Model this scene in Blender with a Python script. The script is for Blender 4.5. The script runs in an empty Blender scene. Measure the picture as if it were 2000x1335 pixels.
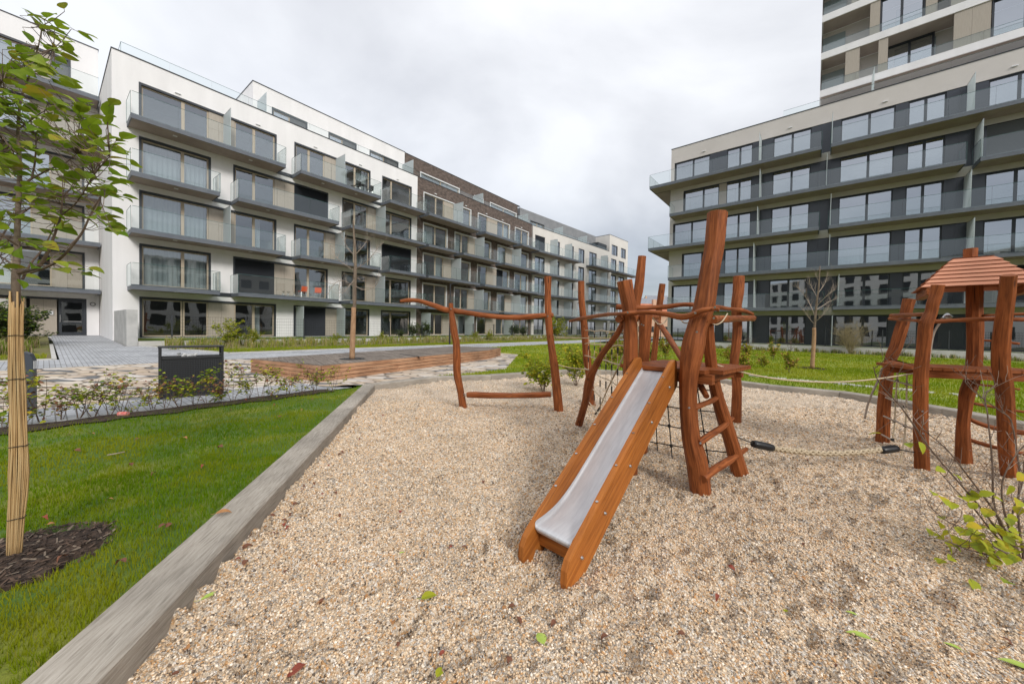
import bpy, bmesh, math, random
import numpy as np
from mathutils import Vector, Matrix, noise
from math import sin, cos, pi, radians, sqrt, atan2

# ------------------------------------------------------------------ camera, world, sun, exposure
F, CX, CY = 693.12, 1037.97, 653.72          # focal length and principal point of the photograph, in its pixels
PITCH, ROLL, EYE = radians(1.0432), radians(0.9804), 1.6
YA, YC = radians(36.014), radians(51.506)    # bearings of the two building rows

def cam_axes():
    cp, sp, cr, sr = cos(PITCH), sin(PITCH), cos(ROLL), sin(ROLL)
    r0 = Vector((1, 0, 0)); r1 = Vector((0, -sp, -cp)); r2 = Vector((0, cp, -sp))
    return r0*cr - r1*sr, r0*sr + r1*cr, r2
RT, DN, FW = cam_axes()

scene = bpy.context.scene
cam_data = bpy.data.cameras.new('camera')
cam = bpy.data.objects.new('camera', cam_data)
scene.collection.objects.link(cam)
cam_data.sensor_width = 36.0
cam_data.lens = F/2000*36.0
cam_data.shift_x = -(CX-1000)/2000
cam_data.shift_y = -(667.5-CY)/2000
cam_data.clip_start = 0.05
cam_data.clip_end = 5000
M = Matrix((RT, -DN, -FW)).transposed().to_4x4()
M.translation = Vector((0, 0, EYE))
cam.matrix_world = M
scene.camera = cam
scene.view_settings.view_transform = 'Standard'
scene.view_settings.look = 'None'
scene.view_settings.gamma = 1
scene.view_settings.exposure = 0.48
scene.cycles.max_bounces = 8
scene.cycles.transparent_max_bounces = 16
scene.cycles.caustics_reflective = False
scene.cycles.caustics_refractive = False

SUN_EL, SUN_AZ = radians(31), radians(150)     # azimuth clockwise from +Y
world = bpy.data.worlds.new('World'); scene.world = world
world.use_nodes = True
wt = world.node_tree; wt.nodes.clear()
def wn(t, **k):
    n = wt.nodes.new(t)
    for a, b in k.items(): setattr(n, a, b)
    return n
wl = wt.links.new
w_out = wn('ShaderNodeOutputWorld'); w_bg = wn('ShaderNodeBackground'); w_bg2 = wn('ShaderNodeBackground'); w_add = wn('ShaderNodeAddShader')
sky = wn('ShaderNodeTexSky', sky_type='NISHITA', sun_disc=False); sky.sun_elevation = SUN_EL; sky.sun_rotation = SUN_AZ
wl(sky.outputs[0], w_bg.inputs[0]); w_bg.inputs[1].default_value = 0.05*.6
tc = wn('ShaderNodeTexCoord'); sep = wn('ShaderNodeSeparateXYZ'); wl(tc.outputs['Generated'], sep.inputs[0])
mz = wn('ShaderNodeMath', operation='MAXIMUM'); wl(sep.outputs[2], mz.inputs[0]); mz.inputs[1].default_value = 0.0
za = wn('ShaderNodeMath', operation='ADD'); wl(mz.outputs[0], za.inputs[0]); za.inputs[1].default_value = 0.22
dx = wn('ShaderNodeMath', operation='DIVIDE'); wl(sep.outputs[0], dx.inputs[0]); wl(za.outputs[0], dx.inputs[1])
dy = wn('ShaderNodeMath', operation='DIVIDE'); wl(sep.outputs[1], dy.inputs[0]); wl(za.outputs[0], dy.inputs[1])
cmb = wn('ShaderNodeCombineXYZ'); wl(dx.outputs[0], cmb.inputs[0]); wl(dy.outputs[0], cmb.inputs[1])
n1 = wn('ShaderNodeTexNoise'); n1.inputs['Scale'].default_value = 0.95; n1.inputs['Detail'].default_value = 8; n1.inputs['Roughness'].default_value = 0.5; n1.inputs['Distortion'].default_value = 0.35
wl(cmb.outputs[0], n1.inputs['Vector'])
r1 = wn('ShaderNodeValToRGB'); r1.color_ramp.elements[0].position = 0.37; r1.color_ramp.elements[0].color = (0.66, 0.66, 0.672, 1)
r1.color_ramp.elements[1].position = 0.59; r1.color_ramp.elements[1].color = (1.0, 1.0, 1.0, 1)
wl(n1.outputs['Fac'], r1.inputs[0])
r2 = wn('ShaderNodeValToRGB')                    # overcast sky: darker bank low down, bright overhead
el = r2.color_ramp.elements
el[0].position = 0.0; el[0].color = (0.40, 0.42, 0.46, 1)
el[1].position = 1.0; el[1].color = (1.35, 1.33, 1.30, 1)
for p, c in ((0.035, (0.62, 0.62, 0.65)), (0.11, (0.40, 0.405, 0.435)), (0.20, (0.52, 0.525, 0.54)), (0.34, (0.82, 0.815, 0.815)), (0.62, (0.98, 0.98, 0.985))):
    e = el.new(p); e.color = (*c, 1)
wl(mz.outputs[0], r2.inputs[0])
mx = wn('ShaderNodeMix', data_type='RGBA', blend_type='MULTIPLY'); mx.inputs[0].default_value = 1.0
wl(r1.outputs[0], mx.inputs[6]); wl(r2.outputs[0], mx.inputs[7])
wl(mx.outputs[2], w_bg2.inputs[0]); w_bg2.inputs[1].default_value = 0.74
wl(w_bg.outputs[0], w_add.inputs[0]); wl(w_bg2.outputs[0], w_add.inputs[1]); wl(w_add.outputs[0], w_out.inputs[0])

sun_data = bpy.data.lights.new('sun', 'SUN'); sun_data.energy = 1.5; sun_data.angle = radians(14); sun_data.color = (1.0, 0.96, 0.9)
sun = bpy.data.objects.new('sun', sun_data); scene.collection.objects.link(sun)
sd = Vector((sin(SUN_AZ)*cos(SUN_EL), cos(SUN_AZ)*cos(SUN_EL), sin(SUN_EL)))
sun.rotation_euler = sd.to_track_quat('Z', 'Y').to_euler(); sun.location = sd*60

# ------------------------------------------------------------------ where a photographed point lies
def ray(x, y): return RT*((x-CX)/F) + DN*((y-CY)/F) + FW
def at_z(x, y, z):
    d = ray(x, y); t = (z-EYE)/d.z
    return Vector((0, 0, EYE)) + d*t
def at_Y(x, y, Y):
    d = ray(x, y); return Vector((0, 0, EYE)) + d*(Y/d.y)
UA = Vector((sin(YA), cos(YA), 0)); NA = Vector((cos(YA), -sin(YA), 0))
UC = Vector((sin(YC), -cos(YC), 0)); NC = Vector((-cos(YC), -sin(YC), 0))
A0 = Vector((-23.18691, 19.64285, 0)); C0 = Vector((13.65062, 35.69061, 0))
def wA(x, y): return (x-A0.x)*NA.x + (y-A0.y)*NA.y
def sA(x, y): return (x-A0.x)*UA.x + (y-A0.y)*UA.y
def wC(x, y): return (x-C0.x)*NC.x + (y-C0.y)*NC.y
def PA(s, w, z=0): return A0 + UA*s + NA*w + Vector((0, 0, z))
def PC(s, w, z=0): return C0 + UC*s + NC*w + Vector((0, 0, z))
def lerp_tab(t, tab):
    if t <= tab[0][0]: return tab[0][1]
    for (a, b), (c, d) in zip(tab, tab[1:]):
        if t <= c: return b + (d-b)*(t-a)/(c-a)
    return tab[-1][1]
def hgt(x, y):
    a = lerp_tab(wA(x, y), ((-8, .62), (0, .53), (5, .42), (11, .29), (18, .14), (20, .13)))
    c = lerp_tab(wC(x, y), ((-3, .30), (3, .22), (12, .14), (14, .13)))
    return max(a, c)

# ------------------------------------------------------------------ scene bookkeeping
COL = scene.collection
def tag(o, label=None, cat=None, group=None, kind=None):
    if label: o['label'] = label
    if cat: o['category'] = cat
    if group: o['group'] = group
    if kind: o['kind'] = kind
    return o
def empty(name, loc=(0, 0, 0), rz=0.0, label=None, cat=None, group=None):
    o = bpy.data.objects.new(name, None); COL.objects.link(o)
    o.location = loc; o.rotation_euler = (0, 0, rz); o.empty_display_size = 0.2
    return tag(o, label, cat, group)
class MB:
    def __init__(self): self.v = []; self.f = []; self.m = []; self.uv = []
    def face(self, pts, mi=0, uv=None):
        n = len(self.v); self.v += [tuple(p) for p in pts]; self.f.append(tuple(range(n, n+len(pts)))); self.m.append(mi)
        self.uv.append(uv if uv else [(0, 0)]*len(pts))
    def box(self, x0, x1, y0, y1, z0, z1, mi=0, T=None):
        if x0 > x1: x0, x1 = x1, x0
        if y0 > y1: y0, y1 = y1, y0
        if z0 > z1: z0, z1 = z1, z0
        c = [(x0,y0,z0),(x1,y0,z0),(x1,y1,z0),(x0,y1,z0),(x0,y0,z1),(x1,y0,z1),(x1,y1,z1),(x0,y1,z1)]
        d = (x1-x0, y1-y0, z1-z0); ax = max(range(3), key=lambda i: d[i])
        off = (len(self.f)*.377) % 7
        n = len(self.v); self.v += [tuple(T @ Vector(p)) for p in c] if T else c
        for q in ((0,3,2,1),(4,5,6,7),(0,1,5,4),(1,2,6,5),(2,3,7,6),(3,0,4,7)):
            self.f.append(tuple(n+i for i in q)); self.m.append(mi)
            uv = []
            for i in q:
                p = c[i]; o = [p[k] for k in range(3) if k != ax]
                uv.append((o[0]+o[1]+off, p[ax]+off*3))
            self.uv.append(uv)
    def prism(self, poly, z0, z1, mi=0, mi_top=None):
        a = sum(poly[i][0]*poly[(i+1)%len(poly)][1]-poly[(i+1)%len(poly)][0]*poly[i][1] for i in range(len(poly)))
        if a < 0: poly = poly[::-1]
        self.face([(x, y, z1) for x, y in poly], mi if mi_top is None else mi_top, [(x, y) for x, y in poly])
        self.face([(x, y, z0) for x, y in poly[::-1]], mi)
        L = 0
        for i in range(len(poly)):
            a, b = poly[i], poly[(i+1) % len(poly)]; d = sqrt((a[0]-b[0])**2+(a[1]-b[1])**2)
            self.face([(a[0], a[1], z0), (b[0], b[1], z0), (b[0], b[1], z1), (a[0], a[1], z1)], mi, [(z0, L), (z0, L+d), (z1, L+d), (z1, L)]); L += d
    def tube(self, pts, rad, n=8, mi=0, sq=0.0, cap=True, seed=0, wob=0.0, flat=1.0, up=None):
        """swept section; sq>0 squares it off like a hewn trunk"""
        pts = [Vector(p) for p in pts]
        if not isinstance(rad, (list, tuple)): rad = [rad]*len(pts)
        rings = []; L = 0; t0 = (pts[1]-pts[0]).normalized()
        ref = up or (Vector((0, 0, 1)) if abs(t0.z) < .8 else Vector((0, 1, 0)))
        s = t0.cross(ref).normalized()
        for i, p in enumerate(pts):
            t = (pts[min(i+1, len(pts)-1)] - pts[max(i-1, 0)]).normalized()
            s = (s - t*s.dot(t)).normalized(); b = t.cross(s)
            if i: L += (p-pts[i-1]).length
            ring = []
            for k in range(n):
                a = 2*pi*(k+.5)/n; ca, sa = cos(a), sin(a)
                m = 1.0
                if sq: m = 1.0/((abs(ca)**(2+sq*6)+abs(sa)**(2+sq*6))**(1/(2+sq*6)))
                if wob: m *= 1+wob*noise.noise(Vector((ca*1.3+seed*7.1, sa*1.3, L*2.2+seed)))
                ring.append(len(self.v)); self.v.append(tuple(p + s*(ca*m*rad[i]) + b*(sa*m*rad[i]*flat)))
            rings.append((ring, L))
        for (a, la), (b2, lb) in zip(rings, rings[1:]):
            for k in range(n):
                j = (k+1) % n; r = rad[0]
                self.f.append((a[k], a[j], b2[j], b2[k])); self.m.append(mi)
                u0, u1 = 2*pi*r*k/n+seed, 2*pi*r*(k+1)/n+seed
                self.uv.append([(u0, la+seed), (u1, la+seed), (u1, lb+seed), (u0, lb+seed)])
        if cap:
            self.f.append(tuple(rings[0][0][::-1])); self.m.append(mi); self.uv.append([(seed, seed)]*n)
            self.f.append(tuple(rings[-1][0])); self.m.append(mi); self.uv.append([(seed, seed)]*n)
    def build(self, name, mats, parent=None, origin=None, smooth=False, bevel=0.0, mesh_only=False):
        me = bpy.data.meshes.new(name)
        v = self.v
        if origin is not None: v = [(a-origin[0], b-origin[1], c-origin[2]) for a, b, c in v]
        me.from_pydata(v, [], self.f)
        if not isinstance(mats, (list, tuple)): mats = [mats]
        for m in mats: me.materials.append(m)
        me.polygons.foreach_set('material_index', self.m)
        ul = me.uv_layers.new(name='UVMap')
        flat = [c for f in self.uv for p in f for c in p]
        ul.data.foreach_set('uv', flat)
        if smooth: me.polygons.foreach_set('use_smooth', [len(f) == 4 for f in self.f])
        me.update()
        if mesh_only: return me
        o = bpy.data.objects.new(name, me); COL.objects.link(o)
        if parent: o.parent = parent
        if bevel:
            bm = o.modifiers.new('b', 'BEVEL'); bm.width = bevel; bm.segments = 2; bm.limit_method = 'ANGLE'
        return o
def spline(P, k=5):
    P = [Vector(p) for p in P]; out = []
    for i in range(len(P)-1):
        a = P[max(i-1, 0)]; b = P[i]; c = P[i+1]; d = P[min(i+2, len(P)-1)]
        for j in range(k):
            t = j/k
            out.append(0.5*((2*b) + (c-a)*t + (2*a-5*b+4*c-d)*t*t + (3*b-3*c+d-a)*t**3))
    out.append(P[-1]); return out
def spline1(R, k=5): return [v.x for v in spline([(r, 0, 0) for r in R], k)]
def copy_tree(o, parent=None):
    c = o.copy(); COL.objects.link(c)
    if parent: c.parent = parent
    for ch in list(o.children): copy_tree(ch, c)
    return c

# ------------------------------------------------------------------ materials
MATS = {}
def mk(name):
    m = bpy.data.materials.new(name); m.use_nodes = True; nt = m.node_tree; nt.nodes.clear()
    MATS[name] = m; return m, nt, nt.nodes.new, nt.links.new
def setn(n, **k):
    for a, b in k.items():
        try: n.inputs[a].default_value = b
        except Exception: n.inputs[a.replace('_', ' ')].default_value = b
    return n
def mat(name, c1, c2=None, scale=6, detail=5, rough=.7, bump=0., bscale=None, metal=0., spec=.5, coord='Object', stretch=(1, 1, 1), lo=.35, hi=.65, c3=None, coat=0., trans=0.):
    m, nt, N, L = mk(name)
    out = N('ShaderNodeOutputMaterial'); b = N('ShaderNodeBsdfPrincipled'); L(b.outputs[0], out.inputs[0])
    b.inputs['Roughness'].default_value = rough; b.inputs['Metallic'].default_value = metal
    b.inputs['Specular IOR Level'].default_value = spec; b.inputs['Coat Weight'].default_value = coat
    b.inputs['Base Color'].default_value = (*c1, 1)
    t = N('ShaderNodeTexCoord'); mp = N('ShaderNodeMapping'); L(t.outputs[coord], mp.inputs[0]); mp.inputs['Scale'].default_value = stretch
    if c2:
        n = N('ShaderNodeTexNoise'); setn(n, Scale=scale, Detail=detail, Roughness=.6); L(mp.outputs[0], n.inputs['Vector'])
        r = N('ShaderNodeValToRGB'); r.color_ramp.elements[0].position = lo; r.color_ramp.elements[1].position = hi
        r.color_ramp.elements[0].color = (*c1, 1); r.color_ramp.elements[1].color = (*c2, 1)
        if c3: e = r.color_ramp.elements.new((lo+hi)/2); e.color = (*c3, 1)
        L(n.outputs['Fac'], r.inputs[0]); L(r.outputs[0], b.inputs['Base Color'])
    if bump:
        n2 = N('ShaderNodeTexNoise'); setn(n2, Scale=bscale or scale*4, Detail=4, Roughness=.6); L(mp.outputs[0], n2.inputs['Vector'])
        bp = N('ShaderNodeBump'); bp.inputs['Strength'].default_value = bump; bp.inputs['Distance'].default_value = .02
        L(n2.outputs['Fac'], bp.inputs['Height']); L(bp.outputs[0], b.inputs['Normal'])
    if trans:
        tr = N('ShaderNodeBsdfTranslucent'); mxs = N('ShaderNodeMixShader'); mxs.inputs[0].default_value = trans
        if c2: L(r.outputs[0], tr.inputs[0])
        else: tr.inputs[0].default_value = (*c1, 1)
        L(b.outputs[0], mxs.inputs[1]); L(tr.outputs[0], mxs.inputs[2]); L(mxs.outputs[0], out.inputs[0])
    return m
def glass(name, tint, base, rough=.015, wave=.015, refl=(.9, .94, 1)):
    m, nt, N, L = mk(name)
    out = N('ShaderNodeOutputMaterial'); mx = N('ShaderNodeMixShader'); tr = N('ShaderNodeBsdfTransparent'); gl = N('ShaderNodeBsdfGlossy')
    tr.inputs[0].default_value = (*tint, 1); gl.inputs['Roughness'].default_value = rough; gl.inputs[0].default_value = (*refl, 1)
    ge = N('ShaderNodeNewGeometry'); dt = N('ShaderNodeVectorMath'); dt.operation = 'DOT_PRODUCT'; L(ge.outputs['Normal'], dt.inputs[0]); L(ge.outputs['Incoming'], dt.inputs[1])
    ab = N('ShaderNodeMath'); ab.operation = 'ABSOLUTE'; L(dt.outputs['Value'], ab.inputs[0])
    om = N('ShaderNodeMath'); om.operation = 'SUBTRACT'; om.inputs[0].default_value = 1; L(ab.outputs[0], om.inputs[1])
    pw = N('ShaderNodeMath'); pw.operation = 'POWER'; L(om.outputs[0], pw.inputs[0]); pw.inputs[1].default_value = 3.2
    mr = N('ShaderNodeMapRange'); mr.inputs['To Min'].default_value = base; mr.inputs['To Max'].default_value = 1.0
    L(pw.outputs[0], mr.inputs[0]); L(mr.outputs[0], mx.inputs[0]); L(tr.outputs[0], mx.inputs[1]); L(gl.outputs[0], mx.inputs[2]); L(mx.outputs[0], out.inputs[0])
    if wave:
        t = N('ShaderNodeTexCoord'); n = N('ShaderNodeTexNoise'); setn(n, Scale=.9, Detail=1); L(t.outputs['Object'], n.inputs[0])
        bp = N('ShaderNodeBump'); bp.inputs['Strength'].default_value = wave*10; bp.inputs['Distance'].default_value = .03
        L(n.outputs['Fac'], bp.inputs['Height']); L(bp.outputs[0], gl.inputs['Normal'])
    return m
def grain(name, c1, c2, c3, rough=.45, coat=0., bump=.25, sc=(26, 26, 1), su=14, sv=.8, crack=0.0, knots=False):
    """wood whose grain runs along V of the UV map"""
    m, nt, N, L = mk(name)
    out = N('ShaderNodeOutputMaterial'); b = N('ShaderNodeBsdfPrincipled'); L(b.outputs[0], out.inputs[0])
    b.inputs['Roughness'].default_value = rough; b.inputs['Specular IOR Level'].default_value = .22; b.inputs['Coat Weight'].default_value = coat; b.inputs['Coat Roughness'].default_value = .35
    t = N('ShaderNodeTexCoord'); mp = N('ShaderNodeMapping'); L(t.outputs['UV'], mp.inputs[0]); mp.inputs['Scale'].default_value = (su, sv, 1)
    n = N('ShaderNodeTexNoise'); setn(n, Scale=2.2, Detail=7, Roughness=.62, Distortion=.6); L(mp.outputs[0], n.inputs['Vector'])
    r = N('ShaderNodeValToRGB'); e = r.color_ramp.elements; e[0].position = .3; e[1].position = .7; e[0].color = (*c1, 1); e[1].color = (*c3, 1)
    e2 = e.new(.5); e2.color = (*c2, 1); L(n.outputs['Fac'], r.inputs[0])
    n3 = N('ShaderNodeTexNoise'); setn(n3, Scale=1.3, Detail=3); L(t.outputs['Object'], n3.inputs['Vector'])
    mr = N('ShaderNodeMapRange'); mr.inputs['From Min'].default_value = .3; mr.inputs['From Max'].default_value = .7; mr.inputs['To Min'].default_value = .72; mr.inputs['To Max'].default_value = 1.2
    L(n3.outputs['Fac'], mr.inputs[0])
    mu = N('ShaderNodeVectorMath'); mu.operation = 'SCALE'; L(r.outputs[0], mu.inputs[0]); L(mr.outputs[0], mu.inputs['Scale'])
    last = mu.outputs[0]
    if crack:
        mp2 = N('ShaderNodeMapping'); L(t.outputs['UV'], mp2.inputs[0]); mp2.inputs['Scale'].default_value = (su*1.6, sv*.55, 1)
        n4 = N('ShaderNodeTexNoise'); setn(n4, Scale=2.0, Detail=3, Distortion=.3); L(mp2.outputs[0], n4.inputs['Vector'])
        r4 = N('ShaderNodeValToRGB'); r4.color_ramp.elements[0].position = .30; r4.color_ramp.elements[1].position = .36
        r4.color_ramp.elements[0].color = (1-crack,)*3+(1,); L(n4.outputs['Fac'], r4.inputs[0])
        m4 = N('ShaderNodeMix'); m4.data_type = 'RGBA'; m4.blend_type = 'MULTIPLY'; m4.inputs[0].default_value = 1
        L(last, m4.inputs[6]); L(r4.outputs[0], m4.inputs[7]); last = m4.outputs[2]
    if knots:
        mp3 = N('ShaderNodeMapping'); L(t.outputs['UV'], mp3.inputs[0]); mp3.inputs['Scale'].default_value = (7, 2.6, 1)
        vk = N('ShaderNodeTexVoronoi'); setn(vk, Scale=1.0); L(mp3.outputs[0], vk.inputs['Vector'])
        r5 = N('ShaderNodeValToRGB'); r5.color_ramp.elements[0].position = .05; r5.color_ramp.elements[1].position = .13; r5.color_ramp.elements[0].color = (.38, .34, .32, 1); L(vk.outputs['Distance'], r5.inputs[0])
        m5 = N('ShaderNodeMix'); m5.data_type = 'RGBA'; m5.blend_type = 'MULTIPLY'; m5.inputs[0].default_value = 1
        L(last, m5.inputs[6]); L(r5.outputs[0], m5.inputs[7]); last = m5.outputs[2]
    L(last, b.inputs['Base Color'])
    bp = N('ShaderNodeBump'); bp.inputs['Strength'].default_value = bump; bp.inputs['Distance'].default_value = .01
    L(n.outputs['Fac'], bp.inputs['Height']); L(bp.outputs[0], b.inputs['Normal'])
    return m

stucco   = mat('white_stucco', (.77, .76, .765), (.85, .84, .845), scale=.9, rough=.9, bump=.15, bscale=60, stretch=(1, 1, .22))
stucco_c = mat('cream_stucco', (.66, .63, .59), (.72, .69, .65), scale=.5, rough=.9, bump=.15, bscale=50)
stucco_b = mat('beige_stucco', (.56, .525, .495), (.61, .575, .545), scale=.5, rough=.9, bump=.1, bscale=50)
anthra   = mat('anthracite_metal', (.026, .031, .039), (.033, .039, .049), scale=2, rough=.42, spec=.5)
anthra_p = mat('anthracite_panel', (.022, .027, .038), (.028, .034, .047), scale=1, rough=.28, spec=.7)
greymet  = mat('grey_zinc', (.20, .205, .215), (.25, .255, .265), scale=1.5, rough=.5)
fascia   = mat('grey_fascia', (.105, .118, .142), (.13, .144, .168), scale=2, rough=.5)
soffit   = mat('concrete_soffit', (.34, .28, .25), (.40, .34, .305), scale=1.2, rough=.9)
timberf  = mat('beige_window_timber', (.42, .35, .26), (.50, .42, .32), scale=8, rough=.55, stretch=(1, 1, .1))
clad     = mat('beige_cladding', (.38, .335, .28), (.44, .39, .33), scale=9, rough=.75, stretch=(6, 6, .25), bump=.15)
whitef   = mat('white_metal', (.72, .73, .74), rough=.5)
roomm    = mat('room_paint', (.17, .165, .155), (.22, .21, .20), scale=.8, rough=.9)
curt     = mat('sheer_curtain', (.74, .78, .80), (.84, .86, .87), scale=3, stretch=(6, 6, .1), rough=.9, trans=.4)
blindm   = mat('dark_blind', (.030, .034, .042), rough=.45)
blindg   = mat('grey_blind', (.20, .21, .22), rough=.45)
pane_a   = glass('window_glass', (.70, .76, .77), .22)
pane_r   = glass('coated_window_glass', (.60, .66, .68), .47, wave=.007)
rail_g   = glass('railing_glass', (.92, .96, .95), .095, rough=.02, wave=0, refl=(.95, 1, 1))
edge_g   = mat('glass_edge', (.06, .14, .13), rough=.2)
frost    = mat('frosted_glass', (.74, .79, .80), rough=.35, trans=.55)
conc     = mat('concrete', (.40, .40, .39), (.54, .535, .52), scale=1.6, detail=8, rough=.85, bump=.2, bscale=30)
conc2    = mat('pale_concrete', (.46, .45, .43), (.55, .54, .51), scale=2, detail=8, rough=.9, bump=.2)
steel    = mat('steel', (.55, .55, .55), rough=.3, metal=1)
steel_s  = mat('stainless_sheet', (.50, .50, .515), (.60, .60, .615), scale=5, rough=.42, metal=.35, stretch=(1, 8, 1))
blackm   = mat('black_metal', (.018, .019, .022), rough=.5)
blackp   = mat('black_rubber', (.012, .013, .015), rough=.35)
fencem   = mat('dark_fence_wire', (.03, .035, .04), rough=.5)
rope_w   = mat('pale_rope', (.46, .37, .25), (.58, .48, .34), scale=60, rough=.9, bump=.3)
rope_d   = mat('dark_rope', (.03, .028, .025), rough=.9)
wood     = grain('red_brown_timber', (.115, .031, .010), (.25, .073, .021), (.38, .122, .038), rough=.55, coat=.0, crack=.62, bump=.5, knots=True, su=20, sv=1.7)
wood_o   = grain('orange_brown_timber', (.22, .065, .012), (.38, .125, .024), (.50, .18, .036), rough=.5, coat=.0, crack=.3, knots=True, su=16, sv=1.3)
wood_r   = grain('pinkish_roof_board', (.44, .19, .115), (.55, .25, .155), (.62, .30, .19), rough=.6)  # roof boards in a paler, pinker tone than the posts
sleeper  = grain('weathered_sleeper', (.23, .205, .17), (.34, .305, .26), (.42, .385, .335), rough=.85, bump=.4, su=34, sv=2.6, crack=.55)
deckt    = grain('weathered_deck', (.13, .108, .09), (.20, .17, .145), (.26, .225, .195), rough=.8, su=9, sv=.6)
decks    = grain('larch_deck_side', (.27, .135, .075), (.41, .225, .13), (.52, .32, .20), rough=.7, su=9, sv=.6, crack=.3)
bark     = mat('young_bark', (.13, .095, .07), (.24, .19, .14), scale=14, stretch=(1, 1, .3), rough=.9, bump=.5)
bark_o   = mat('tan_bark', (.30, .17, .09), (.42, .26, .15), scale=14, stretch=(1, 1, .4), rough=.9, bump=.4)
twig     = mat('grey_brown_twig', (.10, .065, .045), (.17, .12, .09), scale=20, rough=.8)
twig_l   = mat('pale_twig', (.30, .24, .19), (.38, .31, .25), scale=20, rough=.8)
cane     = grain('reed_cane', (.40, .24, .10), (.55, .37, .18), (.66, .50, .28), rough=.7, su=30, sv=1.2, crack=.35)
leaf_g   = mat('green_leaf', (.12, .225, .012), (.27, .35, .022), scale=5, rough=.6, spec=.2, trans=.5, lo=.3, hi=.7)
leaf_y   = mat('yellow_green_leaf', (.42, .38, .02), (.56, .42, .03), scale=6, rough=.6, spec=.2, trans=.3, c3=(.34, .40, .03))
leaf_d   = mat('dark_green_leaf', (.022, .045, .010), (.05, .085, .02), scale=6, rough=.5, trans=.2)
leaf_b   = mat('brown_leaf', (.12, .045, .025), (.24, .095, .045), scale=12, rough=.8)
leaf_o   = mat('ochre_leaf', (.34, .15, .05), (.46, .24, .09), scale=14, rough=.75)
leaf_r   = mat('red_leaf', (.20, .035, .02), (.30, .07, .035), scale=14, rough=.75)
leaf_l   = mat('lime_leaf', (.30, .42, .06), (.42, .50, .10), scale=14, rough=.6)
leaf_h   = mat('olive_leaf', (.24, .24, .022), (.42, .31, .028), scale=7, rough=.6, spec=.25, trans=.3, c3=(.23, .31, .028), lo=.3, hi=.7)
blade_y  = mat('yellow_grass_blade', (.24, .26, .02), (.33, .30, .05), scale=3, rough=.7, spec=.05, trans=.3)
lawn_f   = mat('far_lawn_ground', (.14, .19, .014), (.27, .29, .03), scale=.9, detail=9, rough=.95, bump=.6, bscale=30, lo=.36, hi=.64, c3=(.20, .25, .018))
straw    = mat('straw_grass', (.38, .30, .15), (.50, .42, .24), scale=4, rough=.85, trans=.3)
blade    = mat('grass_blade', (.095, .195, .004), (.265, .290, .012), scale=.9, detail=6, rough=.7, spec=.05, trans=.35, lo=.36, hi=.62, c3=(.150, .245, .006))
blade_f  = mat('far_grass_blade', (.18, .27, .012), (.36, .38, .035), scale=.35, detail=6, rough=.7, spec=.05, trans=.4, lo=.36, hi=.62, c3=(.25, .32, .016))
orangep  = mat('orange_plastic', (.80, .10, .01), rough=.4)
redp     = mat('red_can', (.60, .04, .03), (.7, .4, .35), scale=20, rough=.4)

def m_brick():
    m, nt, N, L = mk('dark_brick')
    out = N('ShaderNodeOutputMaterial'); b = N('ShaderNodeBsdfPrincipled'); L(b.outputs[0], out.inputs[0]); b.inputs['Roughness'].default_value = .85
    t = N('ShaderNodeTexCoord'); s = N('ShaderNodeSeparateXYZ'); L(t.outputs['Object'], s.inputs[0])
    ad = N('ShaderNodeMath'); ad.operation = 'ADD'; L(s.outputs[0], ad.inputs[0]); L(s.outputs[1], ad.inputs[1])
    c = N('ShaderNodeCombineXYZ'); L(ad.outputs[0], c.inputs[0]); L(s.outputs[2], c.inputs[1])
    br = N('ShaderNodeTexBrick'); L(c.outputs[0], br.inputs[0]); setn(br, Scale=1.0)
    br.inputs['Brick Width'].default_value = .25; br.inputs['Row Height'].default_value = .075; br.inputs['Mortar Size'].default_value = .007
    br.inputs['Color1'].default_value = (.082, .056, .046, 1); br.inputs['Color2'].default_value = (.155, .112, .092, 1); br.inputs['Mortar'].default_value = (.14, .125, .115, 1)
    n = N('ShaderNodeTexNoise'); setn(n, Scale=3.0, Detail=5); L(c.outputs[0], n.inputs['Vector'])
    mr = N('ShaderNodeMapRange'); mr.inputs['From Min'].default_value = .3; mr.inputs['From Max'].default_value = .7; mr.inputs['To Min'].default_value = .65; mr.inputs['To Max'].default_value = 1.35
    L(n.outputs['Fac'], mr.inputs[0]); v = N('ShaderNodeVectorMath'); v.operation = 'SCALE'; L(br.outputs[0], v.inputs[0]); L(mr.outputs[0], v.inputs['Scale']); L(v.outputs[0], b.inputs['Base Color'])
    bp = N('ShaderNodeBump'); bp.inputs['Strength'].default_value = .4; bp.inputs['Distance'].default_value = .01; bp.invert = True
    L(br.outputs['Fac'], bp.inputs['Height']); L(bp.outputs[0], b.inputs['Normal'])
    return m
brick = m_brick()
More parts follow.
